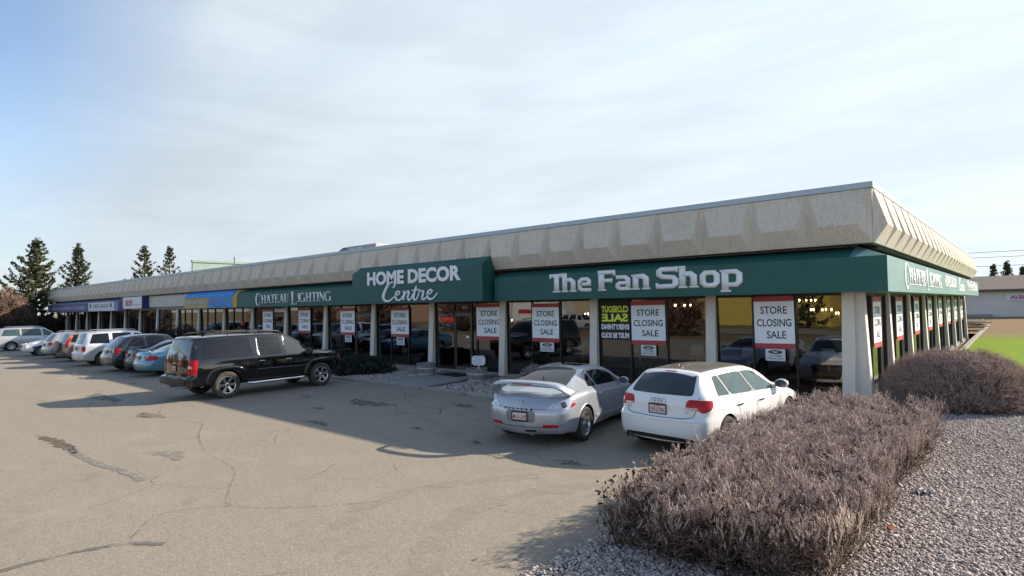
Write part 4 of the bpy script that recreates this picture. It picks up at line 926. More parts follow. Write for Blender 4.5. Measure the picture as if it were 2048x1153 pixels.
glassmat('glass_dark', (.006, .007, .008), .015, .32); MATS['glass_dark'].node_tree.nodes['Principled BSDF'].inputs['Coat Weight'].default_value = .2; glassmat('glass_green', (.035, .065, .062)); glassmat('glass_dusty', (.035, .045, .05), .12); glassmat('glass_grey', (.05, .06, .07), .05)

class Car:
    def __init__(c, S):
        c.S = S; c.L = S['L']; L = c.L; c.rear = pchip(S['rear']); c.front = pchip(S['front']); c.bulge = S.get('bulge', .07)
        u = lambda x, z: (x-c.rear(z)-c.bulge)/(c.front(z)-c.rear(z)-2*c.bulge)
        c.topx = pchip(S['top']); c.beltx = pchip(S['belt'])
        c.topu = pchip([(float(u(x, z)), z) for x, z in S['top']]); c.beltu = pchip([(float(u(x, z)), z) for x, z in S['belt']])
        c.wf = pchip(S['w']); c.rf = pchip(S['roof']); c.bf = pchip(S['bottom']); c.kb = S.get('kb', .955); c.rc = S.get('rc', .16); c.crown = S.get('crown', .055)
    def ring(c, u):
        L = c.L; x = u*L; w = float(c.wf(x)); d = min(x, L-x)+.004; rc = c.rc
        if d < rc: w -= rc*.8*(1-math.sqrt(max(0, 1-(1-d/rc)**2)))
        zb, zs, zt = float(c.bf(x)), float(c.beltu(u)), float(c.topu(u)); zs = min(zs, zt-.012); g = min(1, max(0, (zt-zs-.02)/.30)); g = g*g*(3-2*g)
        wr = w*.84*(1-g)+float(c.rf(x))*g; ze = zt-(.35*(zt-zs)*(1-g)+c.crown*g); kb = c.kb
        H = zs-zb
        G = np.array((kb*w, zs)); Hh = np.array((wr, ze))
        pts = [(0, zb), (.80*w, zb), (.94*w, zb+.03), (.975*w, zb+.10*H+.02), (w, zb+.34*H), (w, zb+.60*H), (.992*w, zs-.20*H), (.978*w, zs-.05), tuple(G), tuple(G+(Hh-G)*.14), tuple(G+(Hh-G)*.5), tuple(Hh-(Hh-G)*.13), tuple(Hh), (wr*.86, zt-(zt-ze)*.52), (wr*.5, zt-(zt-ze)*.16), (0, zt)]
        P = [np.array(p) for p in pts]
        for _ in range(2):
            Q = [P[0]]
            for a, b in zip(P, P[1:]): Q += [a*.75+b*.25, a*.25+b*.75]
            Q.append(P[-1]); P = Q
        P = np.array(P); X = c.rear(P[:, 1])+c.bulge+u*(c.front(P[:, 1])-c.rear(P[:, 1])-2*c.bulge)
        return np.stack([X, P[:, 0], P[:, 1]], -1)
    def body_mesh(c, wells, well_r):
        us = [0, .002, .006, .012, .02, .03, .045]+list(np.linspace(.07, .93, 44))+[.955, .97, .98, .988, .994, .998, 1]
        st = []
        r0, r1 = c.ring(0), c.ring(1)
        for s in (0, .25, .5, .7, .86, .95, .99):
            q = r0.copy(); q[:, 0] -= c.bulge*(1-s**2.2); q[:, 1] *= s; st.append(q)
        st += [c.ring(u) for u in us]
        for s in (.99, .95, .86, .7, .5, .25, 0):
            q = r1.copy(); q[:, 0] += c.bulge*(1-s**2.2); q[:, 1] *= s; st.append(q)
        A = np.array(st); n, m, _ = A.shape; V = np.concatenate([A, A*np.array([1, -1, 1])], 1); m2 = 2*m; F = []
        for i in range(n-1):
            a = i*m2
            for k in range(m-1):
                F.append((a+k, a+k+1, a+m2+k+1, a+m2+k)); F.append((a+m+k+1, a+m+k, a+m2+m+k, a+m2+m+k+1))
        bm = bmesh.new(); vs = [bm.verts.new(p) for p in V.reshape(-1, 3)]
        for f in F: bm.faces.new([vs[i] for i in f])
        bmesh.ops.remove_doubles(bm, verts=bm.verts, dist=.0006); bmesh.ops.dissolve_degenerate(bm, edges=bm.edges, dist=.0004)
        bmesh.ops.recalc_face_normals(bm, faces=bm.faces)
        c.bvh = BVHTree.FromBMesh(bm); me = bpy.data.meshes.new('body'); bm.to_mesh(me); bm.free()
        # cut the wheel wells
        o = bpy.data.objects.new('tmp', me); COL.objects.link(o); me.materials.append(c.S['paint']); me.materials.append(MATS['wheel_well'])
        b = MB(); W = float(c.wf(c.L/2))
        for x in wells:
            for s in (1, -1):
                b.lathe([(well_r, W+.4), (well_r, W-.32)] if s > 0 else [(well_r, -W-.4), (well_r, -W+.32)], 40, (x, 0, c.S['r']), 'y', 1)
        cm = b.mesh('cut'); cm.materials.append(c.S['paint']); cm.materials.append(MATS['wheel_well']); k = bpy.data.objects.new('cut', cm); COL.objects.link(k)
        md = o.modifiers.new('b', 'BOOLEAN'); md.operation = 'DIFFERENCE'; md.solver = 'EXACT'; md.object = k
        dg = bpy.context.evaluated_depsgraph_get(); dg.update(); res = bpy.data.meshes.new_from_object(o.evaluated_get(dg))
        if len(res.polygons) < len(me.polygons)*.6: print('BOOLEAN FAILED', len(res.polygons), len(me.polygons)); res = me.copy()
        bpy.data.objects.remove(o); bpy.data.objects.remove(k)
        res.polygons.foreach_set('use_smooth', np.ones(len(res.polygons), bool)); res.set_sharp_from_angle(angle=R(38)); res.name = 'body'
        return res
    def hit(c, axis, a, b):
        L = c.L
        if axis[0] == 'c':      # round a rear corner: a = arc length from the rear face, b = height
            s = 1 if axis[1] == 'L' else -1; x0 = float(c.rear(b))+c.bulge; t = a/.4; d = Vector((-math.cos(t), s*math.sin(t), 0)); h = c.bvh.ray_cast(Vector((x0+.4, s*(float(c.wf(c.L/2))-.4), b)), d)
            n = h[1].normalized(); return h[0], (n if n.dot(d) > 0 else -n)
        o, d = {'L': ((a, 4, b), (0, -1, 0)), 'R': ((a, -4, b), (0, 1, 0)), 'rear': ((-4, a, b), (1, 0, 0)), 'front': ((L+4, a, b), (-1, 0, 0)), 'top': ((a, b, 4), (0, 0, -1))}[axis]
        h = c.bvh.ray_cast(Vector(o), Vector(d))
        if h[0] is not None and (axis == 'rear' and h[0].x > float(c.rear(b))+.30 or axis == 'front' and h[0].x < float(c.front(b))-.30):
            h = c.bvh.find_nearest(Vector((float(c.rear(b))+.08 if axis == 'rear' else float(c.front(b))-.08, a, b)))
        if h[0] is None:
            p = Vector({'L': (a, 1, b), 'R': (a, -1, b), 'rear': (0, a, b), 'front': (L, a, b), 'top': (a, b, 1)}[axis]); h = c.bvh.find_nearest(p)
        n = h[1].normalized()
        if n.dot(Vector(d)) > 0: n = -n
        return h[0], n
    def patch(c, name, axis, pts, mat, off=.004, parent=None, g=.07, skirt=.012, round_=True):
        """A panel that lies on the body, outlined in side / rear / front / top view."""
        if round_:
            P = [np.array(p, float) for p in pts]; Q = []
            for i, p in enumerate(P):
                a, b = P[i-1], P[(i+1) % len(P)]; la, lb = np.linalg.norm(a-p), np.linalg.norm(b-p); r = min(.05, .3*la, .3*lb)
                Q += [p+(a-p)/la*r, p+(a-p)/la*r*.3+(b-p)/lb*r*.3, p+(b-p)/lb*r] if r > .008 else [p]
            pts = Q
        bm = bmesh.new(); f = bm.faces.new([bm.verts.new((p[0], p[1], 0)) for p in pts])
        lo = np.min(np.array(pts)[:, :2], 0); hi = np.max(np.array(pts)[:, :2], 0)
        for ax in (0, 1):
            k = int((hi[ax]-lo[ax])/g)
            for i in range(1, k+1):
                t = lo[ax]+(hi[ax]-lo[ax])*i/(k+1); co = (t, 0, 0) if ax == 0 else (0, t, 0); no = (1, 0, 0) if ax == 0 else (0, 1, 0)
                bmesh.ops.bisect_plane(bm, geom=bm.verts[:]+bm.edges[:]+bm.faces[:], plane_co=co, plane_no=no, dist=1e-5)
        edge = [e for e in bm.edges if len(e.link_faces) == 1]; nrm = {}
        ev = {v for e in edge for v in e.verts}
        for v in bm.verts:
            p, n = c.hit(axis, v.co.x, v.co.y); v.co = p+n*off; nrm[v] = n
        if skirt:
            base = {v: bm.verts.new(v.co-nrm[v]*(off+skirt*.4)) for v in ev}
            for e in edge:
                a, b = e.verts; bm.faces.new((a, b, base[b], base[a]))
        for f in bm.faces: f.smooth = True
        bmesh.ops.recalc_face_normals(bm, faces=bm.faces)
        me = bpy.data.meshes.new(name); bm.to_mesh(me); bm.free(); me.set_sharp_from_angle(angle=R(40)); return link(name, me, mat, parent or c.root)
    def band(c, name, axis, pts, w, mat, prof=((-.5, .0025), (.5, .0025)), parent=None, smooth=0, closed=False, step=.06):
        if smooth: pts = catmull(pts, smooth)
        D = []
        for a, b in zip(pts, pts[1:]):
            k = max(1, int(math.hypot(b[0]-a[0], b[1]-a[1])/step)); D += [(a[0]+(b[0]-a[0])*i/k, a[1]+(b[1]-a[1])*i/k) for i in range(k)]
        D.append(tuple(pts[-1][:2])); V, F = [], []; q = len(prof)
        for i, p in enumerate(D):
            a, b = D[max(0, i-1)], D[min(len(D)-1, i+1)]; d = np.array(b)-np.array(a); d /= max(1e-9, np.linalg.norm(d)); n = (-d[1], d[0])
            for t, off in prof:
                h, nn = c.hit(axis, p[0]+n[0]*w*t, p[1]+n[1]*w*t); V.append(h+nn*off)
            if i:
                for k in range(q-1): F.append(((i-1)*q+k, (i-1)*q+k+1, i*q+k+1, i*q+k))
        return link(name, np_mesh(name, V, F, q > 2), mat, parent or c.root)
    def both(c, fn, name, pts, *a, **k):
        for ax in ('L', 'R'): fn(name, ax, pts, *a, **k)
    def winpoly(c, b0, b1, t0, t1, lo=.035, hi=.115, n=5):
        """Side window between the belt and the roof rail: bottom from b0 to b1, top from t0 to t1."""
        B = [(b0+(b1-b0)*i/n, float(c.beltx(b0+(b1-b0)*i/n))+lo) for i in range(n+1)]; T = [(t1+(t0-t1)*i/n, float(c.topx(t1+(t0-t1)*i/n))-hi) for i in range(n+1)]
        return B+T
    def handle(c, x, z, mat, axes=('L', 'R')):
        for ax in axes:
            p, n = c.hit(ax, x, z); b = MB(); s = 1 if ax == 'L' else -1
            b.box(x-.10, x+.10, p.y+s*.012-.012, p.y+s*.012+.012, z-.014, z+.014, bevel=.006); b.build('door_handle', mat, c.root)
    def mirror(c, x, z, mat, sz=1.0, y_out=.14):
        for ax in ('L', 'R'):
            s = 1 if ax == 'L' else -1; p, n = c.hit(ax, x, z); y = p.y+s*y_out
            b = MB(); b.ball((x+.02, y, z+.05), .115*sz, 2, (.55, 1.05, .72)); b.tube([(x+.03, p.y-s*.02, z), (x+.02, y-s*.03, z+.02)], .028*sz, 6)
            for v in b.bm.verts: v.co.x = max(v.co.x, x-.035*sz)
            m = b.build('door_mirror', mat, c.root); b = MB(); b.prism([(y+math.cos(R(t))*.10*sz, z+.05+math.sin(R(t))*.066*sz) for t in range(0, 360, 20)], 'x', x-.041*sz, x-.036*sz); b.build('mirror_glass', MATS['glass_grey'], m)
    def plate(c, z, txt, mat=None, y=0.0, w=.32, h=.165, frame=True, sub=None, axis='rear'):
        p, n = c.hit(axis, y, z); x = p.x-.016; b = MB(); b.box(x, x+.012, y-w/2, y+w/2, z-h/2, z+h/2); o = b.build('number_plate', MATS['plate_white'], c.root)
        if frame:
            b = MB()
            for a in ((y-w/2-.012, y-w/2+.006, z-h/2-.012, z+h/2+.012), (y+w/2-.006, y+w/2+.012, z-h/2-.012, z+h/2+.012), (y-w/2+.007, y+w/2-.007, z-h/2-.012, z-h/2+.018), (y-w/2+.007, y+w/2-.007, z+h/2-.014, z+h/2+.012)): b.box(x-.006, x+.004, *a)
            b.build('plate_frame', MATS['trim_black'], o)
        if txt: me = text_mesh('lettering', txt, .105, bold=.001, depth=.001, sx=.72); link('lettering', me, MATS['plate_red'], o, (x-.002, y, z-.045), (R(90), 0, R(-90)))
        if not txt: b = MB(); [b.box(x-.002, x-.0005, y+q-.016, y+q+.016, z-.04, z+.03) for q in (-.11, -.065, -.02, .03, .075, .115)]; b.build('worn_print', MATS['plate_red'], o)
        if sub: link('lettering', text_mesh('lettering', sub, .03, depth=.001), MATS['plate_red'], o, (x-.002, y, z+.045), (R(90), 0, R(-90)))
        return o
WHEELS = {}
def wheel_meshes(r, w, style, n, rimmat, ri=None, dusty=False):
    key = (r, w, style, n, rimmat, dusty)
    if key in WHEELS: return WHEELS[key]
    ri = ri or r*.66; b = MB()
    b.lathe([(ri, -w*.42), (ri+.015, -w*.48), (r*.86, -w*.52), (r*.965, -w*.44), (r, -w*.30), (r, w*.30), (r*.965, w*.44), (r*.86, w*.52), (ri+.015, w*.48), (ri, w*.42), (ri-.012, w*.36), (ri-.012, -w*.40)], 44, axis='y', cap=False)
    for i in range(44):   # tread blocks read as notches on the shoulder
        pass
    tm = b.mesh('tyre'); tm.materials.append(MATS['tyre_dusty' if dusty else 'tyre'])
    b = MB(); b.lathe([(ri-.004, w*.43), (ri-.022, w*.45), (ri-.030, w*.36), (ri-.055, w*.12), (ri-.055, -w*.35)], 44, axis='y', cap=False)
    b.lathe([(.001, w*.02), (ri-.06, w*.0)], 32, axis='y', mat=1); b.lathe([(.001, w*.36), (.045, w*.36), (.062, w*.32), (.065, w*.1)], 20, axis='y'); b.lathe([(.001, w*.395), (.028, w*.39), (.03, w*.36)], 14, axis='y', mat=1 if style == 'six' else 0)
    def spoke(a, w0, w1, off=0):
        ca, sa = math.cos(a), math.sin(a)
        def P(rr, t, y): return (rr*ca-t*sa, y, rr*sa+t*ca)
        r0, r1 = .05, ri-.022; y0, y1 = w*.33, w*.40; th = .03
        b.hexa([P(r0, off-w0, y0-th), P(r1, off*1.5-w1, y1-th), P(r1, off*1.5+w1, y1-th), P(r0, off+w0, y0-th), P(r0, off-w0, y0), P(r1, off*1.5-w1, y1), P(r1, off*1.5+w1, y1), P(r0, off+w0, y0)])
    for i in range(n):
        a = 6.2832*i/n+.3
        if style == 'double': spoke(a, .013, .015, .030); spoke(a, .013, .015, -.030)
        elif style == 'six': spoke(a, .030, .052)
        elif style == 'fan': spoke(a, .016, .030)
        else: spoke(a, .024, .034)
    rm = b.mesh('rim'); rm.materials.append(MATS[rimmat]); rm.materials.append(MATS['trim_black']); WHEELS[key] = (tm, rm); return WHEELS[key]
def add_wheels(c, xs, track, r, w, style, n, rimmat='rim_alloy', dusty=False, steer=0):
    tm, rm = wheel_meshes(r, w, style, n, rimmat, c.S.get('ri'), dusty)
    for x in xs:
        for s in (1, -1):
            e = empty('wheel', (x, s*track, r), 0 if s > 0 else math.pi, parent=c.root)
            if x == max(xs): e.rotation_euler.z += steer
            e.rotation_euler.y = RNG.uniform(0, 6.28)
            for nm, me in (('tyre', tm), ('rim', rm)):
                o = bpy.data.objects.new(nm, me); COL.objects.link(o); o.parent = e
def start(S, name, label, cat, loc, rz, scale, group=None):
    c = Car(S); S['L']
    root = thing(name, label, cat, (loc[0], loc[1], 0), rz, group, scale); c.root = root
    # the root stands under the middle of the rear axle; parts are shifted back by the axle's place
    return c
def finish(c, ax):
    """Move every child so that the rear axle is the origin."""
    for o in c.root.children: o.location.x -= ax
def body(c, wells, well_r): return link('body', c.body_mesh(wells, well_r), None, c.root)
FLARE = ((-.5, -.006), (-.42, .022), (.1, .034), (.42, .022), (.5, -.006)); LINE = ((-.5, .0025), (.5, .0025))
def arch(x, z, r, a0=-12, a1=192, n=22): return [(x+math.cos(R(a0+(a1-a0)*i/n))*r, z+math.sin(R(a0+(a1-a0)*i/n))*r) for i in range(n+1)]

# ------------------------------------------------------------------ white hatchback
P_ = paint('white_paint', (.76, .77, .78), False, .05, (.42, .39, .34)); L = 4.29
S = dict(L=L, r=.315, paint=P_, rear=[(.16, .14), (.26, .04), (.42, .0), (.60, .01), (.665, .03), (.70, .075), (.85, .085), (1.0, .13), (1.10, .20), (1.37, .49), (1.43, .58)],
         front=[(.16, L-.12), (.35, L-.01), (.55, L), (.68, L-.06), (.76, L-.22), (.84, L-.42), (1.4, L-.5)],
         top=[(.50, 1.375), (.9, 1.408), (1.5, 1.425), (2.1, 1.405), (2.45, 1.345), (3.15, 1.0), (3.4, .955), (3.8, .88), (4.02, .80)],
         belt=[(.12, .985), (1.0, .945), (2.0, .91), (3.1, .87), (3.6, .84), (4.02, .72)], w=[(0, .845), (.5, .88), (1.5, .885), (2.6, .885), (3.5, .88), (L, .76)], roof=[(0, .545), (.6, .56), (1.5, .60), (2.5, .585), (3.2, .68), (L, .68)],
         bottom=[(0, .24), (.7, .17), (3.6, .17), (L, .20)], rc=.20, bulge=.085, kb=.95)
c = start(S, 'white_hatchback', 'white hatchback parked nearest the corner behind the bare hedge', 'car', (0, 0), 0, 1)
RX, FX = .86, 3.44; body(c, (RX, FX), .365)
g = MATS['glass_green']
c.patch('rear_window', 'rear', [(-.60, 1.015), (.60, 1.015), (.555, 1.20), (.50, 1.345), (-.50, 1.345), (-.555, 1.20)], MATS['glass_dusty'], .005)
c.patch('roof_spoiler', 'top', [(.46, -.50), (.46, .50), (.62, .53), (.62, -.53)], P_, .014)
c.patch('brake_light', 'rear', [(-.16, 1.352), (.16, 1.352), (.16, 1.372), (-.16, 1.372)], MATS['light_red'], .012, round_=False)
c.patch('roof_panel', 'top', [(.66, -.50), (.66, .50), (1.6, .535), (2.36, .50), (2.36, -.50), (1.6, -.535)], plain('roof_brown', (.145, .128, .105), .32, coat=.4, var=.15, scale=2), .004)
c.patch('windshield', 'top', [(2.50, -.53), (2.50, .53), (3.10, .62), (3.12, -.62)], g, .004)
for poly in (c.winpoly(.62, 1.0, .80, .93), c.winpoly(1.08, 1.92, 1.0, 1.72), c.winpoly(2.0, 2.92, 1.80, 2.36)): c.both(c.patch, 'side_window', poly, g, .004)
for a, b in ((1.04, .965), (1.96, 1.76)): c.both(c.band, 'window_pillar', [(a, float(c.beltx(a))+.03), (b, float(c.topx(b))-.11)], .055, plain('pillar_trim', (.07, .07, .07), .5), ((-.5, .003), (-.4, .008), (.4, .008), (.5, .003)))
c.both(c.band, 'window_trim', [(.60, .99), (1.5, .957), (2.95, .905)], .016, MATS['chrome'], ((-.5, .003), (0, .009), (.5, .003)))
c.both(c.band, 'door_seam', [(1.22, .90), (1.30, .62), (1.42, .34), (1.75, .28), (1.98, .28), (1.99, .90)], .009, MATS['seam']); c.both(c.band, 'door_seam', [(1.99, .28), (2.9, .28), (3.02, .5), (3.02, .86)], .009, MATS['seam'])
c.both(c.band, 'swage_line', [(.3, .80), (1.5, .79), (3.2, .74)], .03, P_, ((-.5, 0), (0, .006), (.5, 0)))
c.handle(1.30, .79, MATS['chrome']); c.handle(2.15, .775, MATS['chrome'])
c.mirror(2.95, .93, P_, 1.1)
for s in (1, -1):
    c.patch('tail_light', 'cL' if s > 0 else 'cR', [(.005, .80), (.20, .795), (.26, .755), (.37, .79), (.43, .86), (.42, .95), (.03, .96)], MATS['light_red'], .010)
    c.patch('reversing_light', 'cL' if s > 0 else 'cR', [(.015, .806), (.19, .80), (.19, .83), (.02, .836)], MATS['light_clear'], .015, round_=False)
    c.patch('headlight', 'front', [(s*.48, .58), (s*.78, .62), (s*.78, .74), (s*.52, .70)][::s], MATS['light_clear'], .008)
c.patch('lower_grille', 'front', [(-.34, .30), (.34, .30), (.42, .70), (-.42, .70)], MATS['trim_black'], .008)
c.band('tailgate_seam', 'rear', [(-.70, .99), (-.70, .86), (-.62, .68), (-.50, .655), (0, .645), (.50, .655), (.62, .68), (.70, .86), (.70, .99)], .010, MATS['seam'])
c.band('bumper_crease', 'rear', [(-.80, .615), (0, .60), (.80, .615)], .03, P_, ((-.5, 0), (0, .012), (.5, 0)))
c.patch('diffuser', 'rear', [(-.66, .275), (.66, .275), (.66, .325), (.3, .345), (-.3, .345), (-.66, .325)], MATS['trim_black'], .008)
for y in (.50, .61): b = MB(); b.lathe([(.042, -.03), (.046, -.03), (.046, .12), (.038, .12)], 16, (.10, y, .262), 'x', cap=False); b.build('exhaust_pipe', MATS['trim_grey'], c.root)
c.plate(.765, '39-L794', sub='ALBERTA')
b = MB()
for i in range(4):
    y = .098-.0655*i; p, n = c.hit('rear', y, .905); b.tube([(p.x-.008-.002*(i % 2), y+math.cos(R(t))*.045, .905+math.sin(R(t))*.045) for t in range(0, 361, 20)], .0055, 5)
b.build('badge', MATS['chrome'], c.root)
for t_, y in (('A3', .60), ('3.2', -.52)): p, n = c.hit('rear', y, .74); link('badge', text_mesh('badge', t_, .055, depth=.003), MATS['chrome'], c.root, (p.x-.008, y, .735), (R(90), 0, R(-90)))
b = MB(); p, n = c.hit('rear', .0, 1.03); b.tube([(p.x-.01, .02, 1.02), (p.x+.02, -.15, 1.045), (p.x+.04, -.40, 1.05)], .012, 6); b.build('wiper', MATS['trim_black'], c.root)
b = MB(); b.prism([(.86, 1.40), (.98, 1.40), (.90, 1.455), (.87, 1.46)], 'y', -.012, .012); b.build('roof_antenna', MATS['trim_black'], c.root)
c.patch('fuel_flap', 'R', [(.70, .74), (.86, .74), (.86, .88), (.70, .88)], P_, .003)
add_wheels(c, (RX, FX), .775, .318, .225, 'multi', 7, 'rim_alloy'); finish(c, RX); HATCH = c

# ------------------------------------------------------------------ silver coupe
P_ = paint('silver_paint', (.43, .47, .53), True, .18, (.36, .32, .26), .27); L = 4.56
S = dict(L=L, r=.325, ri=.238, paint=P_, rear=[(.18, .15), (.28, .05), (.40, .015), (.60, .0), (.70, .03), (.80, .085), (.90, .16), (.96, .22), (1.4, .25)],
         front=[(.18, L-.15), (.35, L-.02), (.5, L), (.62, L-.08), (.72, L-.35), (.9, L-.6), (1.4, L-.7)],
         top=[(.26, .945), (.5, 1.0), (.75, 1.075), (1.1, 1.19), (1.5, 1.29), (1.9, 1.345), (2.2, 1.35), (2.5, 1.305), (2.8, 1.20), (3.3, .985), (3.55, .94), (4.0, .83), (4.22, .74), (4.34, .66)],
         belt=[(.22, .90), (.6, .945), (1.1, .945), (1.6, .92), (2.4, .885), (3.2, .865), (3.8, .80), (4.3, .62)], w=[(0, .835), (.45, .90), (.95, .925), (1.6, .90), (2.4, .885), (3.3, .90), (3.8, .90), (L, .70)],
         roof=[(0, .62), (.6, .60), (1.2, .555), (2.0, .535), (2.6, .56), (3.2, .66), (L, .68)], bottom=[(0, .25), (.6, .19), (3.7, .18), (L, .20)], rc=.34, bulge=.13, kb=.93, crown=.05)
c = start(S, 'silver_coupe', 'silver two door coupe with rear wing parked beside the white hatchback', 'car', (0, 0), 0, 1)
RX, FX = .985, 3.56; body(c, (RX, FX), .372)
gd = MATS['glass_dark']
c.patch('rear_window', 'top', [(.60, -.60), (.60, .60), (1.0, .565), (1.50, .485), (1.62, .30), (1.66, 0), (1.62, -.30), (1.50, -.485), (1.0, -.565)], MATS['glass_dark'], .005)
c.patch('sunroof', 'top', [(1.86, -.36), (1.86, .36), (2.26, .36), (2.26, -.36)], gd, .004)
c.patch('windshield', 'top', [(2.58, -.50), (2.52, 0), (2.58, .50), (3.22, .62), (3.30, 0), (3.22, -.62)], gd, .004)
c.both(c.patch, 'side_window', [(1.32, .985), (1.72, .965), (1.66, 1.22), (1.50, 1.13)], gd, .004)
c.both(c.patch, 'side_window', [(1.77, .965), (2.80, .925), (2.98, .93), (2.70, 1.10), (2.42, 1.205), (2.1, 1.245), (1.72, 1.235)], gd, .004)
c.both(c.band, 'door_seam', [(1.60, .95), (1.66, .70), (1.78, .40), (1.92, .30), (2.9, .27), (3.02, .45), (3.0, .88)], .009, MATS['seam'])
c.both(c.band, 'sill_blade', [(1.45, .40), (1.9, .36), (2.9, .33), (3.1, .34)], .10, P_, ((-.5, -.004), (.1, .016), (.5, -.004)))
c.both(c.band, 'roof_seam', [(1.70, 1.27), (1.64, 1.24), (1.50, 1.18)], .008, MATS['seam'])
for ax in ('L', 'R'):
    p, n = c.hit(ax, 1.74, .80); b = MB(); b.ball((1.74, p.y, .80), .075, 2, (.8, .25, .62)); b.build('door_handle', P_, c.root)
c.mirror(2.86, .90, P_, .95)
for s in (1, -1):
    ax = 'L' if s > 0 else 'R'
    c.patch('tail_light', 'c'+ax, [(-.03, .70), (.30, .69), (.45, .70), (.62, .775), (.50, .84), (.32, .868), (.12, .80)], MATS['light_clear'], .010)
    b = MB(); p, n = c.hit('c'+ax, .30, .775); p = p+n*.012; b.lathe([(.055, -.004), (.06, .004), (.045, .012), (.02, .008), (.001, .008)], 18, (0, 0, 0), 'y'); o = b.build('lens', MATS['glass_grey'], c.root); o.location = p; o.rotation_euler = n.to_track_quat('Y', 'Z').to_euler()
    c.patch('side_reflector', 'c'+ax, [(.44, .715), (.58, .77), (.50, .80), (.46, .78)], MATS['light_red'], .016, round_=False)
    c.patch('reflector', 'rear', [(s*.42, .365), (s*.70, .375), (s*.70, .42), (s*.45, .42)][::s], MATS['light_red'], .008, round_=False)
    c.patch('headlight', ax, [(3.95, .62), (4.25, .58), (4.15, .68), (3.9, .76)], MATS['light_clear'], .008)
c.patch('plate_recess', 'rear', [(-.30, .455), (.30, .455), (.31, .665), (-.31, .665)], plain('recess_silver', (.20, .21, .225), .5, .3), .004)
c.plate(.56, 'MUF-209', w=.31, h=.16)
c.band('boot_seam', 'rear', [(-.58, .70), (0, .692), (.58, .70)], .010, MATS['light_red'])
c.band('bumper_seam', 'rear', [(-.80, .415), (-.4, .375), (0, .37), (.4, .375), (.80, .415)], .010, MATS['seam'])
for i, ch in enumerate('ECLIPSE'):
    y = .34-.095*i; p, n = c.hit('rear', y, .655); link('badge', text_mesh('badge', ch, .055, bold=.002, depth=.003, sx=1.25), MATS['trim_black'], c.root, (p.x-.006, y, .675), (R(90), 0, R(-90)))
b = MB(); p, n = c.hit('rear', 0, .785)
for a in (90, 210, 330):
    ca, sa = math.cos(R(a)), math.sin(R(a)); q = lambda u, v: (ca*u-sa*v, .785+sa*u+ca*v); b.prism([q(0, 0), q(.028, -.017), q(.056, 0), q(.028, .017)], 'x', p.x-.012, p.x+.02)
b.build('badge', MATS['chrome'], c.root)
c.patch('exhaust_cutout', 'rear', [(-.32, .25), (-.08, .25), (-.10, .31), (-.30, .32)], MATS['wheel_well'], .006, round_=False)
b = MB(); b.lathe([(.05, -.0), (.055, 0), (.055, .15), (.045, .15)], 14, (.10, -.20, .255), 'x'); b.build('exhaust_pipe', MATS['trim_grey'], c.root)
c.band('lower_lip', 'rear', [(-.76, .27), (-.3, .255), (.3, .255), (.76, .27)], .05, P_, ((-.5, -.01), (0, .022), (.5, -.01)))
# rear wing: a blade on two sweeping ends
def wing():
    st = []
    for y, x, z, ch, th in ((-.86, .52, .925, .30, .02), (-.83, .44, .965, .30, .045), (-.76, .34, 1.035, .29, .055), (-.66, .255, 1.095, .27, .05), (-.5, .215, 1.125, .25, .042), (-.25, .195, 1.14, .24, .038), (0, .19, 1.145, .24, .038)): st.append((y, x, z, ch, th))
    st += [(-y, x, z, ch, th) for y, x, z, ch, th in st[:-1][::-1]]; bm = bmesh.new(); rings = []
    for y, x, z, ch, th in st:
        pr = [(0, 0), (.04, .45), (.3, .75), (.7, .6), (1, 0), (.7, -.35), (.3, -.5), (.04, -.4)]; rings.append([bm.verts.new((x-.10+ch*a, y, z+th*q+.05*a)) for a, q in pr])
    for A, B in zip(rings, rings[1:]):
        for k in range(8): bm.faces.new((A[k], A[(k+1) % 8], B[(k+1) % 8], B[k])).smooth = True
    bm.faces.new(rings[0]); bm.faces.new(rings[-1]); bmesh.ops.recalc_face_normals(bm, faces=bm.faces); me = bpy.data.meshes.new('rear_wing'); bm.to_mesh(me); bm.free(); return me
w_ = link('rear_wing', wing(), P_, c.root)
b = MB(); b.box(.084, .10, -.20, .20, 1.135, 1.152); b.build('brake_light', MATS['light_red'], w_)
b = MB(); b.tube([(.96, 0, 1.15), (.955, 0, 1.19)], .01, 6); b.build('antenna_stub', MATS['trim_black'], c.root)
c.both(c.band, 'fender_lip', arch(RX, .325, .385, 0, 180), .03, P_, ((-.5, -.004), (0, .012), (.5, -.004))); c.both(c.band, 'fender_lip', arch(FX, .325, .385, 0, 180), .03, P_, ((-.5, -.004), (0, .012), (.5, -.004)))
add_wheels(c, (RX, FX), .795, .328, .225, 'double', 5, 'rim_alloy'); finish(c, RX); COUPE = c

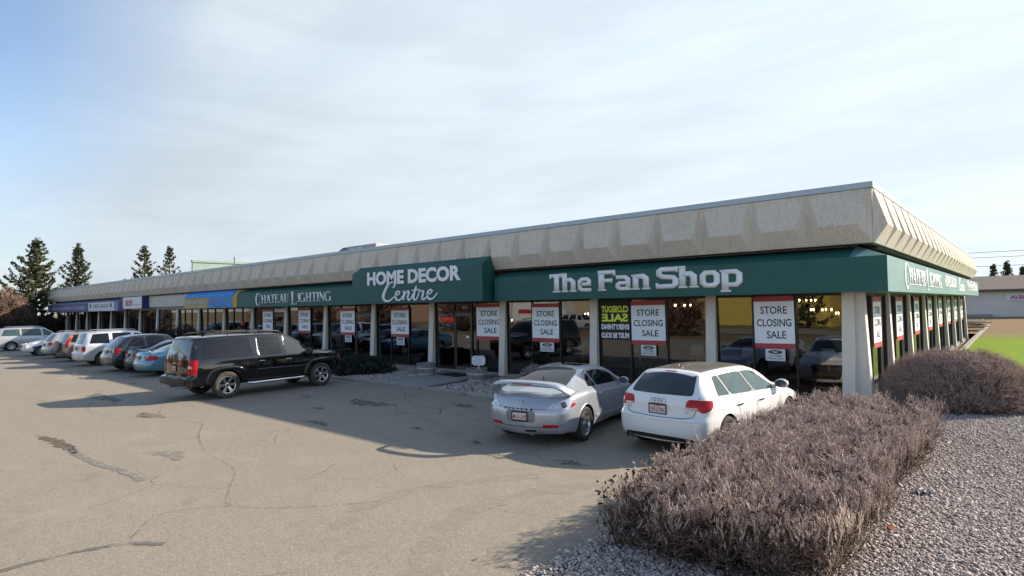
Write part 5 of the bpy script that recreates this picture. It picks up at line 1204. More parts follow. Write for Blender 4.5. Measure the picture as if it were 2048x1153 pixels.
# ------------------------------------------------------------------ long black suburban vehicle
P_ = paint('black_paint', (.004, .0045, .006), False, .03, (.16, .125, .085), .04); P_.node_tree.nodes['Principled BSDF'].inputs['Specular IOR Level'].default_value = .25; L = 5.47
S = dict(L=L, r=.405, paint=P_, rear=[(.36, .16), (.44, .03), (.50, .0), (.68, .0), (.715, .04), (.74, .13), (1.05, .15), (1.25, .17), (1.80, .33), (1.92, .40)],
         front=[(.36, L-.18), (.5, L-.04), (.8, L), (1.05, L-.04), (1.16, L-.14), (1.3, L-.3), (1.9, L-.3)],
         top=[(.42, 1.885), (.8, 1.92), (1.8, 1.945), (2.9, 1.935), (3.35, 1.88), (3.7, 1.72), (4.30, 1.315), (4.5, 1.27), (5.1, 1.225), (5.38, 1.15), (5.46, 1.10)],
         belt=[(.2, 1.20), (2, 1.20), (3.5, 1.185), (4.25, 1.165), (5.1, 1.10), (5.45, .98)], w=[(0, .955), (.3, .99), (2.5, 1.0), (4.6, .995), (L, .90)], roof=[(0, .70), (.6, .735), (2.5, .76), (3.4, .745), (4.3, .83), (L, .84)],
         bottom=[(0, .46), (.7, .40), (4.6, .38), (5.2, .40), (L, .46)], rc=.15, bulge=.05, kb=.965, crown=.05)
c = start(S, 'black_suv', 'long black four door suburban vehicle with chrome wheels and roof rails', 'car', (0, 0), 0, 1)
RX, FX = 1.25, 4.55; body(c, (RX, FX), .475)
c.patch('rear_window', 'rear', [(-.80, 1.235), (.80, 1.235), (.70, 1.78), (-.70, 1.78)], MATS['glass_grey'], .005)
c.both(c.patch, 'side_window', c.winpoly(.46, 2.12, .62, 1.98, .03, .12), gd, .004); c.both(c.patch, 'side_window', c.winpoly(2.36, 3.10, 2.30, 3.06, .03, .12), gd, .004); c.both(c.patch, 'side_window', c.winpoly(3.24, 4.12, 3.20, 3.48, .03, .12), MATS['glass_green'], .004)
c.patch('windshield', 'top', [(3.52, -.67), (3.52, .67), (4.22, .78), (4.22, -.78)], gd, .004)
c.both(c.band, 'window_trim', [(2.28, 1.26), (2.24, 1.40), (2.25, 1.78)], .035, MATS['chrome'], ((-.5, .003), (0, .012), (.5, .003))); c.both(c.band, 'window_trim', [(3.19, 1.80), (3.175, 1.60), (3.18, 1.50)], .04, MATS['chrome'], ((-.5, .003), (0, .012), (.5, .003)))
c.both(c.band, 'door_seam', [(2.20, 1.86), (2.18, 1.20), (2.18, .48)], .009, MATS['seam']); c.both(c.band, 'door_seam', [(3.14, 1.85), (3.16, 1.2), (3.18, .48)], .009, MATS['seam']); c.both(c.band, 'door_seam', [(4.12, 1.2), (4.10, .50)], .009, MATS['seam'])
c.both(c.band, 'side_moulding', [(2.20, .80), (3.14, .79)], .045, P_, ((-.5, 0), (-.3, .014), (.3, .014), (.5, 0))); c.both(c.band, 'side_moulding', [(3.20, .79), (4.0, .78)], .045, P_, ((-.5, 0), (-.3, .014), (.3, .014), (.5, 0)))
c.handle(2.36, 1.06, MATS['chrome']); c.handle(3.30, 1.05, MATS['chrome'])
c.mirror(3.98, 1.21, MATS['trim_black'], 1.35, .17)
for x in (RX, FX): c.both(c.band, 'wheel_flare', [(x+.60, .50), (x+.53, .78), (x+.40, .885), (x+.2, .93), (x-.2, .93), (x-.40, .885), (x-.53, .78), (x-.60, .50)], .12, P_, FLARE, smooth=3)
for s in (1, -1):
    ax = 'L' if s > 0 else 'R'
    c.patch('tail_light', 'c'+ax, [(.165, .80), (.40, .80), (.40, 1.22), (.165, 1.22)], MATS['light_red'], .014, round_=False)
    c.patch('reversing_light', 'c'+ax, [(.175, .985), (.28, .985), (.28, 1.055), (.175, 1.055)], MATS['light_clear'], .02, round_=False)
    c.patch('turn_light', ax, [(5.36, .86), (5.46, .84), (5.40, 1.06), (5.32, 1.06)], MATS['light_orange'], .01, round_=False)
    c.patch('headlight', 'front', [(s*.55, .85), (s*.86, .86), (s*.86, 1.05), (s*.55, 1.05)][::s], MATS['light_clear'], .01)
    b = MB(); yy = s*.66; b.tube([(.62, yy, 1.915), (.75, yy, 1.985), (1.5, yy, 2.01), (2.6, yy, 2.005), (3.05, yy, 1.985), (3.2, yy, 1.92)], .022, 8)
    for x in (1.4, 2.3): b.tube([(x, yy, 1.92), (x, yy, 2.0)], .02, 6)
    b.build('roof_rail', MATS['trim_black'], c.root)
    b = MB(); b.tube([(1.85, s*1.02, .42), (2.0, s*1.05, .40), (3.8, s*1.05, .40), (3.95, s*1.02, .42)], .042, 8); b.build('side_step', MATS['chrome'], c.root)
for x in (1.15, 2.65): b = MB(); b.tube([(x, -.66, 2.0), (x, -.3, 2.035), (x, .3, 2.035), (x, .66, 2.0)], .018, 6); b.build('roof_bar', MATS['trim_black'], c.root)
c.band('tailgate_seam', 'rear', [(-.80, 1.80), (-.80, .78), (.80, .78), (.80, 1.80)], .010, MATS['seam']); c.band('gate_handle', 'rear', [(-.22, 1.19), (.22, 1.19)], .035, MATS['trim_black'], ((-.5, .002), (0, .02), (.5, .002)))
c.patch('roof_spoiler', 'top', [(.36, -.66), (.36, .66), (.60, .70), (.60, -.70)], P_, .02); c.patch('brake_light', 'rear', [(-.14, 1.825), (.14, 1.825), (.14, 1.85), (-.14, 1.85)], MATS['light_red'], .02, round_=False)
c.plate(.96, '', y=.10)
c.patch('rear_bumper', 'rear', [(-.86, .49), (.86, .49), (.86, .665), (-.86, .665)], MATS['trim_black'], .025, skirt=.03); b = MB(); b.box(-.03, .12, -.62, .62, .69, .715, bevel=.006); b.build('bumper_step', MATS['trim_grey'], c.root)
b = MB(); b.box(-.03, .3, -.05, .05, .40, .47, bevel=.006); b.build('tow_hitch', MATS['trim_grey'], c.root); b = MB(); b.tube([(.35, -.62, .41), (.10, -.62, .395)], .035, 8); b.build('exhaust_pipe', MATS['trim_grey'], c.root)
c.patch('grille', 'front', [(-.5, .72), (.5, .72), (.5, 1.03), (-.5, 1.03)], MATS['chrome'], .012); c.patch('front_bumper', 'front', [(-.85, .50), (.85, .50), (.85, .64), (-.85, .64)], MATS['trim_black'], .02)
link('badge', text_mesh('badge', 'SUBURBAN', .075, bold=.001, depth=.003, sx=1.1), MATS['chrome'], c.root, (3.72, c.hit('R', 3.72, .93)[0].y-.008, .91), FRONT)
b = MB(); p, n = c.hit('rear', .06, 1.12); b.box(p.x-.016, p.x+.01, -.11+.06, .11+.06, 1.10, 1.135); b.box(p.x-.018, p.x+.01, -.04+.06, .04+.06, 1.085, 1.15); b.build('badge', plain('gold_badge', (.5, .36, .08), .3, .8), c.root)
add_wheels(c, (RX, FX), .865, .408, .275, 'six', 6, 'rim_chrome', True, R(-3)); finish(c, RX); SUV = c

# ------------------------------------------------------------------ the row to the left: one generator, each with its own lines
def wagon(name, label, cat, paintm, L, W, H, r, hood, bx, wx, rear, wb, ro, glass=gd, cuts=None, sill=.24, rails=False, rimstyle=('multi', 5), clad=None, lights='low', belt=None, plate=True, rim='rim_alloy', facing=False, rearglass=None):
    """bx: foot of the windscreen, wx: its head; rear: profile of the tail."""
    zbelt = belt or (H*.60); zl = rear[-1][0]; xl = rear[-1][1]
    S = dict(L=L, r=r, paint=paintm, rear=rear, front=[(sill-.03, L-.15), (.45, L-.01), (.62, L), (hood-.14, L-.07), (hood-.02, L-.25), (hood+.2, L-.4), (H, L-.4)],
             top=[(xl+.06, zl), (xl+.5, H-.02), (xl+.5+(wx-xl-.5)*.45, H), (wx, H-.06), (wx+.25*(bx-wx), H-.06-.27*(H-.06-hood-.05)), (bx, hood+.05), (bx+.2, hood), (L-.55, hood-.07), (L-.36, hood-.14)],
             belt=[(.12, zbelt+.03), (L*.3, zbelt), (bx-.1, zbelt-.06), (L-.7, hood-.08), (L-.36, hood-.22)], w=[(0, W*.95), (.5, W*.99), (1.5, W), (L-1.2, W*.99), (L, W*.86)], roof=[(0, W*.68), (.6, W*.72), (wx, W*.70), (bx, W*.80), (L, W*.8)],
             bottom=[(0, sill+.05), (.7, sill), (L-.8, sill), (L, sill+.03)], rc=.18, bulge=.07, kb=.955)
    c = start(S, name, label, cat, (0, 0), 0, 1); RX, FX = ro, ro+wb; body(c, (RX, FX), r+.06)
    zr0 = zbelt+.04; rz = [p for p in rear]; c.patch('rear_window', 'rear', [(-W*.70, zr0), (W*.70, zr0), (W*.60, zl-.07), (-W*.60, zl-.07)], rearglass or MATS['glass_grey'], .005)
    for q in cuts: c.both(c.patch, 'side_window', c.winpoly(*q, .03, .12), glass, .004)
    c.patch('windshield', 'top', [(wx+.08, -W*.64), (wx+.08, W*.64), (bx-.04, W*.74), (bx-.04, -W*.74)], glass, .004)
    for i, q in enumerate(cuts[1:]):
        x = (cuts[i][1]+q[0])/2; c.both(c.band, 'door_seam', [(x, zbelt+.02), (x, sill+.12)], .010, MATS['seam'])
        if i: c.handle(x+.14, zbelt-.10, MATS['trim_black'] if clad else paintm)
    c.handle(cuts[-1][0]+.05, zbelt-.11, MATS['trim_black'] if clad else paintm); c.mirror(bx-.32, zbelt+.03, MATS['trim_black'] if clad else paintm, 1.15)
    if clad:
        c.both(c.band, 'side_cladding', [(RX+r+.09, sill+.14), (FX-r-.09, sill+.14)], .17, clad, ((-.5, 0), (-.4, .016), (.4, .016), (.5, 0)))
        for x in (RX, FX): c.both(c.band, 'wheel_flare', arch(x, r, r+.10, -8, 188), .085, clad, FLARE)
        c.patch('rear_bumper', 'rear', [(-W*.93, sill+.06), (W*.93, sill+.06), (W*.93, sill+.34), (-W*.93, sill+.34)], clad, .02)
    if rails:
        for s in (1, -1): b = MB(); b.tube([(xl+.35, s*W*.62, H-.03), (xl+.5, s*W*.62, H+.045), (wx-.3, s*W*.62, H+.045), (wx-.1, s*W*.62, H-.03)], .018, 6); b.build('roof_rail', MATS['trim_black'] if clad else MATS['rim_alloy'], c.root)
    c.band('tailgate_seam', 'rear', [(-W*.76, zbelt+.02), (-W*.76, sill+.42), (W*.76, sill+.42), (W*.76, zbelt+.02)], .010, MATS['seam'])
    for s in (1, -1):
        ax = 'L' if s > 0 else 'R'
        c.patch('headlight', ax, [(L-.62, hood-.24), (L-.25, hood-.30), (L-.22, hood-.18), (L-.5, hood-.12)], MATS['light_clear'], .008)
        c.patch('headlight', 'front', [(s*W*.5, hood-.30), (s*W*.84, hood-.28), (s*W*.84, hood-.16), (s*W*.55, hood-.20)][::s], MATS['light_clear'], .008)
        if lights == 'low':
            c.patch('tail_light', 'c'+ax, [(.11, zbelt-.22), (.36, zbelt-.21), (.42, zbelt-.05), (.13, zbelt-.02)], MATS['light_red'], .012)
        elif lights == 'tall':
            c.patch('tail_light', 'c'+ax, [(.25, zbelt-.24), (.37, zbelt-.24), (.37, zbelt+.10), (.35, H-.22), (.27, H-.22), (.26, zbelt+.1)], MATS['light_red'], .014)
            c.patch('turn_light', 'c'+ax, [(.265, H-.36), (.355, H-.36), (.345, H-.225), (.275, H-.225)], MATS['light_orange'], .02, round_=False)
        elif lights == 'block':
            c.patch('tail_light', 'c'+ax, [(.10, zbelt-.25), (.45, zbelt-.24), (.43, zbelt-.02), (.12, zbelt)], MATS['light_red'], .014)
            c.patch('reversing_light', 'c'+ax, [(.11, zbelt-.21), (.17, zbelt-.21), (.18, zbelt-.04), (.13, zbelt-.04)], MATS['light_clear'], .02, round_=False)
        elif lights == 'small':
            c.patch('tail_light', 'c'+ax, [(.19, zbelt-.34), (.34, zbelt-.34), (.34, zbelt-.08), (.19, zbelt-.08)], MATS['light_red'], .012)
    c.patch('grille', 'front', [(-W*.4, .52), (W*.4, .52), (W*.45, hood-.2), (-W*.45, hood-.2)], MATS['trim_black'], .008)
    if plate: c.plate(zbelt-.20, '')
    add_wheels(c, (RX, FX), W-.115, r, .22, rimstyle[0], rimstyle[1], rim); finish(c, RX); return c
# dark blue-grey crossover
PB = paint('slate_paint', (.018, .030, .044), True, .22, rough=.22)
EDGE = wagon('dark_crossover', 'dark blue grey crossover with red block tail lights, beside the small dark sedan', 'car', PB, 4.70, .96, 1.70, .375, 1.08, 3.42, 2.50, [(.22, .14), (.34, .02), (.60, .0), (.74, .03), (.80, .08), (1.06, .14), (1.14, .22), (1.50, .58), (1.60, .66)], 2.82, .98,
             gd, [(.66, 1.42, 1.0, 1.38), (1.55, 2.42, 1.48, 2.28), (2.55, 3.26, 2.40, 2.58)], lights='block', rimstyle=('multi', 5), rim='rim_chrome', belt=1.10)
EDGE.both(EDGE.band, 'window_trim', [(.58, 1.12), (1.5, 1.115), (2.4, 1.09), (3.3, 1.06)], .022, MATS['chrome'], ((-.5, .003), (0, .01), (.5, .003))) if False else None
# silver-white sport utility
PS = paint('pale_silver_paint', (.62, .65, .69), True, .22, (.36, .33, .28), .28)
SIL = wagon('silver_suv', 'pale silver boxy sport utility vehicle beside the dark blue grey crossover', 'car', PS, 4.83, .95, 1.80, .365, 1.10, 3.55, 2.75, [(.24, .14), (.36, .02), (.66, .0), (.70, .06), (1.10, .10), (1.20, .15), (1.66, .32), (1.74, .38)], 2.86, 1.05,
            gd, [(.42, 1.32, .60, 1.30), (1.48, 2.42, 1.46, 2.34), (2.54, 3.36, 2.48, 2.88)], lights='small', rails=True, rimstyle=('multi', 6), belt=1.12)
# tan compact with a spare wheel on its tail
PT = paint('tan_paint', (.30, .25, .20), True, .3, (.26, .215, .16), .3); plain('clad_grey', (.085, .08, .075), .7)
CRV = wagon('tan_suv', 'tan compact sport utility vehicle with grey cladding and spare wheel on its tail', 'car', PT, 4.50, .90, 1.68, .345, 1.04, 3.35, 2.60, [(.24, .12), (.36, .02), (.58, .0), (.62, .06), (1.04, .09), (1.14, .13), (1.54, .30), (1.62, .36)], 2.62, .95,
            gd, [(.40, 1.08, .55, 1.06), (1.24, 2.16, 1.22, 2.08), (2.28, 3.14, 2.22, 2.72)], lights='tall', clad=MATS['clad_grey'], rails=True, rimstyle=('multi', 5), belt=1.05, plate=False)
b = MB(); b.lathe([(.001, -.20), (.26, -.20), (.31, -.17), (.325, -.10), (.325, -.01), (.001, -.01)], 32, (0, 0, 0), 'x'); o = b.build('spare_wheel_cover', plain('cover_grey', (.24, .215, .19), .45), CRV.root); o.location = (.06-.95, .08, .86)
# dusky hatch half hidden behind the tan one
PD = paint('grey_paint', (.36, .37, .40), True, .3, (.33, .29, .24), .3)
GRY = wagon('grey_wagon', 'silver grey wagon with a dark rear window, half hidden behind the tan vehicle', 'car', PD, 4.70, .91, 1.60, .33, 1.02, 3.40, 2.55, [(.24, .12), (.36, .02), (.60, .0), (.66, .05), (1.0, .10), (1.10, .16), (1.46, .46), (1.54, .52)], 2.75, .98,
            gd, [(.60, 1.22, .80, 1.2), (1.36, 2.24, 1.32, 2.12), (2.36, 3.16, 2.28, 2.62)], lights='low', rails=True, belt=1.02, rearglass=gd)
# white compact with blue graphics, nose towards the lot
PW = paint('white_paint_two', (.76, .78, .80), False, .10, (.42, .39, .34))
WHI = wagon('white_compact', 'white compact car with blue diamond graphics, its nose towards the parking lot', 'car', PW, 4.45, .87, 1.48, .315, .95, 3.45, 2.35, [(.2, .12), (.34, .02), (.56, .0), (.64, .05), (.94, .10), (1.0, .16), (1.34, .70), (1.40, .8)], 2.70, .85,
            MATS['glass_green'], [(.95, 1.20, 1.1, 1.22), (1.32, 2.16, 1.36, 2.0), (2.28, 3.2, 2.12, 2.55)], lights='low', belt=.93, rimstyle=('fan', 9))
plain('decal_blue', (.015, .05, .22), .3, coat=.5)
for p in ([(3.62, .60), (3.80, .45), (4.02, .53), (3.86, .66)], [(3.20, .66), (3.45, .62), (3.42, .90), (3.22, .86)]):
    for ax in ('L', 'R'): o = WHI.patch('graphic', ax, p, MATS['decal_blue'], .004, round_=False); o.location.x -= .85
# silver minivan
PM = paint('minivan_paint', (.46, .47, .48), True, .35, (.36, .32, .26), .3)
VAN = wagon('silver_minivan', 'silver minivan farthest left, cut by the photo edge', 'car', PM, 5.05, .97, 1.75, .34, 1.08, 4.05, 3.05, [(.22, .12), (.36, .02), (.60, .0), (.66, .05), (1.04, .08), (1.14, .13), (1.60, .36), (1.68, .42)], 3.05, 1.02,
            MATS['glass_green'], [(.42, 1.55, .62, 1.52), (1.66, 2.86, 1.62, 2.78), (2.98, 3.90, 2.90, 3.25)], lights='low', rails=True, belt=1.08, rimstyle=('fan', 9))
def sedan(name, label, paintm, L, W, H, r, hood, deck, belt, wb, ro, glass, wing=False):
    S = dict(L=L, r=r, paint=paintm, rear=[(.2, .12), (.34, .02), (.52, .0), (.62, .03), (.70, .07), (deck-.08, .13), (deck, .2), (H, .25)], front=[(.2, L-.15), (.4, L-.01), (.55, L), (hood-.14, L-.08), (hood-.04, L-.3), (H, L-.45)],
             top=[(.26, deck), (.6, deck+.025), (.82, deck+.06), (1.55, H-.09), (1.9, H-.01), (2.3, H), (2.75, H-.06), (3.45, hood+.05), (3.65, hood), (L-.6, hood-.08), (L-.42, hood-.13)],
             belt=[(.2, deck-.06), (.8, belt+.01), (1.6, belt), (3.3, belt-.04), (L-.8, hood-.10), (L-.4, hood-.22)], w=[(0, W*.93), (.5, W*.99), (1.6, W), (L-1.2, W), (L, W*.82)], roof=[(0, W*.72), (.9, W*.66), (2, W*.65), (2.75, W*.66), (3.5, W*.76), (L, W*.78)],
             bottom=[(0, .26), (.7, .2), (L-.8, .2), (L, .22)], rc=.26, bulge=.10, kb=.945)
    c = start(S, name, label, 'car', (0, 0), 0, 1); RX, FX = ro, ro+wb; body(c, (RX, FX), r+.05)
    c.patch('rear_window', 'top', [(.92, -W*.62), (.90, 0), (.92, W*.62), (1.58, W*.55), (1.64, 0), (1.58, -W*.55)], MATS['glass_grey'], .005); c.patch('windshield', 'top', [(2.84, -W*.6), (2.84, W*.6), (3.40, W*.7), (3.40, -W*.7)], glass, .004)
    for q in ((1.22, 1.5, 1.46, 1.56), (1.58, 2.22, 1.66, 2.16), (2.32, 3.22, 2.26, 2.72)): c.both(c.patch, 'side_window', c.winpoly(*q, .03, .10), glass, .004)
    c.both(c.band, 'door_seam', [(1.55, belt), (1.62, .6), (1.85, .32), (2.26, .3), (2.26, belt)], .009, MATS['seam']); c.handle(1.70, belt-.12, paintm); c.handle(2.40, belt-.13, paintm); c.mirror(3.15, belt+.02, paintm)
    c.band('boot_seam', 'rear', [(-W*.62, deck-.03), (-W*.62, .64), (W*.62, .64), (W*.62, deck-.03)], .009, MATS['seam'])
    c.both(c.band, 'side_moulding', [(.25, .56), (ro-r-.08, .56)], .03, paintm, ((-.5, 0), (0, .014), (.5, 0)))
    for s in (1, -1):
        ax = 'L' if s > 0 else 'R'
        c.patch('tail_light', 'c'+ax, [(-.01, .70), (.3, .69), (.45, .71), (.60, .80), (.45, .89), (.22, .90)], MATS['light_red'], .010)
        c.patch('headlight', 'front', [(s*W*.45, .60), (s*W*.8, .62), (s*W*.8, .72), (s*W*.5, .70)][::s], MATS['light_clear'], .008)
    if wing:
        b = MB(); b.tube([(.30, -W*.72, deck-.01), (.26, -W*.66, deck+.06), (.24, 0, deck+.09), (.26, W*.66, deck+.06), (.30, W*.72, deck-.01)], .03, 8); b.build('boot_spoiler', paintm, c.root)
    c.plate(.78, ''); add_wheels(c, (RX, FX), W-.11, r, .21, 'multi', 7); finish(c, RX); return c
PK = paint('teal_paint', (.10, .27, .36), True, .12, (.3, .29, .27), .26); TEAL = sedan('teal_sedan', 'light teal blue sedan with red tail lights beside the long black vehicle', PK, 5.0, .925, 1.42, .32, .95, 1.04, .97, 2.76, 1.18, MATS['glass_green'], True)
PN = paint('charcoal_paint', (.012, .012, .016), True, .2, rough=.2); DARK = sedan('dark_sedan', 'nearly hidden charcoal sedan between the teal sedan and the dark crossover', PN, 4.6, .90, 1.43, .315, .95, 1.06, .98, 2.65, 1.02, gd, True)

# where each one stands: x, y of the middle of the rear axle, heading (0 = nose to the shops), size
def place(c, x, y, deg=0, s=1.05): c.root.location = (x, y, 0); c.root.rotation_euler = (0, 0, R(90+deg)); c.root.scale = (s, s, s)
place(HATCH, -1.62, -6.85, -5, 1.12); place(COUPE, -4.38, -7.80, 10, 1.10); place(SUV, -17.22, -9.65, 3, 1.07)
place(TEAL, -26.3, -8.05, 2, 1.05); place(DARK, -28.6, -8.0, 1, 1.05); place(EDGE, -30.4, -8.45, 2, 1.05); place(SIL, -35.3, -8.5, 2, 1.05); place(CRV, -40.0, -8.4, 2, 1.05)
place(GRY, -44.3, -8.3, 2, 1.05); place(WHI, -48.4, -6.0, 180, 1.05); place(VAN, -57.9, -9.0, 0, 1.05)
# ================================================================== VEGETATION
def twigmat(name, cols, rough=.9):
    t = NT(name); i = t.island(); n = t.noise(t.vec(), 3.0, 4, .6); f = t.math('ADD', t.math('MULTIPLY', i, .75), t.math('MULTIPLY', n, .25))
    t.set(color=t.ramp(f, *[(k/(len(cols)-1), c) for k, c in enumerate(cols)]), rough=rough, spec=.25); MATS[name] = t.m
twigmat('twig', [(.23, .16, .13), (.47, .37, .32), (.62, .51, .455), (.72, .62, .565)]); twigmat('shaded_old_twig', [(.085, .055, .042), (.18, .125, .098), (.27, .20, .165), (.36, .285, .24)]); twigmat('bud', [(.46, .35, .30), (.64, .53, .475), (.74, .64, .585), (.30, .17, .12)]); twigmat('stem', [(.035, .027, .024), (.075, .058, .052), (.12, .10, .09)])
twigmat('purple_twig', [(.22, .15, .125), (.38, .28, .24), (.52, .40, .355), (.62, .51, .47)]); twigmat('brown_twig', [(.10, .06, .045), (.19, .12, .09), (.26, .17, .13), (.20, .15, .12)]); twigmat('filler_leaves', [(.028, .018, .015), (.055, .03, .022), (.09, .045, .03), (.05, .035, .028)])
twigmat('needles', [(.022, .034, .020), (.045, .062, .032), (.070, .085, .042), (.105, .110, .060)]); twigmat('needle_brown', [(.085, .06, .035), (.125, .09, .052)]); twigmat('juniper', [(.014, .022, .018), (.028, .042, .032), (.05, .065, .048)]); twigmat('bark', [(.05, .038, .03), (.085, .066, .052)])
def unit(v): return v/np.maximum(1e-9, np.linalg.norm(v, axis=-1, keepdims=True))
def tubes(A, B, ra, rb):
    """Many three-sided tapered twigs from A to B."""
    n = len(A); d = unit(B-A); ref = np.where(np.abs(d[:, 2:3]) > .9, np.array([[1., 0, 0]]), np.array([[0, 0, 1.]])); u = unit(np.cross(d, ref)); w = np.cross(d, u)
    V = np.empty((n, 6, 3)); ra = np.broadcast_to(np.asarray(ra, float), (n,)); rb = np.broadcast_to(np.asarray(rb, float), (n,))
    for k in range(3):
        a = 2.0944*k; o = u*math.cos(a)+w*math.sin(a); V[:, k] = A+o*ra[:, None]; V[:, 3+k] = B+o*rb[:, None]
    F = np.array([[0, 1, 4, 3], [1, 2, 5, 4], [2, 0, 3, 5]])[None]+(np.arange(n)*6)[:, None, None]
    return V.reshape(-1, 3), F.reshape(-1, 4)
def join(parts):
    V, F, k = [], [], 0
    for v, f in parts: V.append(v); F.append(f+k); k += len(v)
    return np.concatenate(V), np.concatenate(F)
def flakes(P, size, up=0.0):
    """Small randomly turned quads (leaves, buds, needle sprays)."""
    n = len(P); a = unit(RNG.normal(size=(n, 3))+np.array([0, 0, up])); b = unit(np.cross(a, RNG.normal(size=(n, 3)))); s = size*RNG.uniform(.6, 1.4, n)[:, None]
    V = np.stack([P-a*s-b*s*.45, P+a*s-b*s*.45, P+a*s+b*s*.45, P-a*s+b*s*.45], 1).reshape(-1, 3); return V, np.arange(4*n).reshape(n, 4)
def branch_out(A, D, L, k, t0, spread, lf, up, jit=.15):
    """k children on every branch A + t D L; returns starts, directions, lengths."""
    n = len(A); t = RNG.uniform(t0, 1.0, (n, k)); S = A[:, None]+D[:, None]*(L[:, None]*t)[..., None]
    d = unit(D[:, None]+RNG.normal(0, spread, (n, k, 3))+np.array([0, 0, up])); l = L[:, None]*lf*RNG.uniform(.6, 1.25, (n, k))
    return S.reshape(-1, 3), d.reshape(-1, 3), l.reshape(-1)
def bent(A, D, L, r0, r1, wob=.12):
    M = A+D*(L*.55)[:, None]; D2 = unit(D+RNG.normal(0, wob, D.shape)+np.array([0, 0, .05])); B = M+D2*(L*.45)[:, None]; rm = (r0+r1)/2
    return join([tubes(A, M, r0, rm), tubes(M, B, rm, r1)]), B
def fit_top(B, f): return f(B)

# the clipped bare hedge in front: stems, then twigs, then fine shoots that end at the clipped top
def hedge():
    n = 2300; X = RNG.uniform(-.12, 2.12, n); Y = RNG.uniform(-12.0, -3.8, n); A = np.stack([X, Y, gz(X, Y)-.02], -1)
    nx = (X-1.0)/1.15; ny = (Y+7.9)/4.15; out = np.stack([np.sign(nx)*np.abs(nx)**2*.55, np.sign(ny)*np.abs(ny)**5*.7, np.full(n, 1.0)], -1)
    D = unit(out+RNG.normal(0, .28, (n, 3))); L = RNG.uniform(.38, .62, n)
    p, _ = bent(A, D, L, .0085, .0055, .3); parts = [p]
    A1, D1, L1 = branch_out(A, D, L, 5, .30, .60, .55, .25); (p, _) = bent(A1, D1, L1, .0048, .0034, .4); parts.append(p)
    A2, D2, L2 = branch_out(A1, D1, L1, 5, .30, .62, .48, .30); (p, B2) = bent(A2, D2, L2, .0034, .0025, .45); mid = [p]; fine = []
    sel = (A2[:, 2] > .50) | (RNG.random(len(A2)) < .10); A3, D3, L3 = branch_out(A2[sel], unit(D2[sel]+np.array([0, 0, .5])), L2[sel], 4, .25, .34, .62, .85); (p, B3) = bent(A3, D3, L3, .0034, .0027, .30); fine.append(p)
    def clip(V):
        V = V.copy(); x, y, z = V[:, 0].copy(), V[:, 1].copy(), V[:, 2]
        top = .985+.05*np.sin(x*3+y*1.3)+.045*np.sin(y*2.7+1)+.03*np.sin(x*7-y*4)-.20*np.clip((.5-x)/.8, 0, 1)-.12*np.clip((-11.2-y)/1.0, 0, 1)-.14*np.clip((.4-x)/.6, 0, 1)*np.clip((-10.6-y)/1.2, 0, 1); V[:, 2] = np.where(z > top-.10, top-.10+(z-top+.10)*.50, z)
        for lo, hi, k in ((-.20+.05*np.sin(y*2.1), 2.30+.12*np.sin(y*1.7), 0), (-12.25+.62*((x-.8)/1.3)**2+.06*np.sin(x*5), -3.5+.1*np.sin(x*4), 1)):
            q = V[:, k]; V[:, k] = np.where(q < lo, lo+(q-lo)*.4, np.where(q > hi, hi+(q-hi)*.4, q))
        return V
    t = thing('bare_hedge', 'wide clipped hedge of bare grey brown twigs in the right foreground', 'hedge', (0, 0, 0))
    V, F = join(parts); link('stem', np_mesh('stem', clip(V), F), MATS['stem'], t); V, F = join(mid); link('branch', np_mesh('branch', clip(V), F), MATS['shaded_old_twig'], t); V, F = join(fine); link('twig', np_mesh('twig', clip(V), F), MATS['twig'], t)  # old wood darkened: the hedge's own shade is put into the branch colour
    B3 = clip(B3); bud = B3[RNG.random(len(B3)) < .35]; V, F = flakes(bud, .0055, .9); link('bud', np_mesh('bud', V, F), MATS['bud'], t)
    m = 15000; P = np.stack([RNG.uniform(-.25, 2.15, m), RNG.uniform(-12.15, -3.65, m), RNG.uniform(.05, .74, m)], -1); P[:, 2] += gz(P[:, 0], P[:, 1]); V, F = flakes(P, .024); link('leaf_or_filler', np_mesh('leaf_or_filler', V, F), MATS['filler_leaves'], t)  # dark filler leaves added inside to block light through the hedge
    Q = B3[(B3[:, 0] < .12) & (RNG.random(len(B3)) < .04)]; V = (IV[None]*.0065+Q[:, None]).reshape(-1, 3); F = (IF[None]+(np.arange(len(Q))*len(IV))[:, None, None]).reshape(-1, 3); tag(link('berry', np_mesh('berry', V, F, True), plain('berry', (.012, .010, .012), .5), t), kind='stuff')
hedge()
b = MB(); pts = [(-.045, 0, .0), (-.02, -.032, .02), (.03, -.028, .008), (.055, 0, .02), (.025, .03, .032), (-.02, .028, .026)]; b.poly(pts); b.poly([(q[0], q[1], q[2]-.004) for q in pts][::-1]); tag(b.build('leaf_or_filler', plain('leaf_orange', (.42, .12, .04), .8), loc=(2.36, -9.75, .13), rot=(R(12), R(-10), .6)), 'orange dry leaf on the gravel at the foot of the hedge', 'leaf')
bm_ = bmesh.new(); bmesh.ops.create_grid(bm_, x_segments=9, y_segments=7, size=.5)
for v_ in bm_.verts: v_.co = Vector((v_.co.x*.26, v_.co.y*.16, .035+.03*math.sin(v_.co.x*17)*math.cos(v_.co.y*13)+RNG.uniform(-.015, .015)))
me_ = bpy.data.meshes.new('scrap'); bm_.to_mesh(me_); bm_.free(); tag(link('plastic_scrap', me_, plain('scrap_white', (.40, .385, .37), .5), loc=(2.48, -7.85, .11), rot=(0, 0, .8)), 'crumpled pale plastic scrap on the gravel beside the hedge', 'litter')
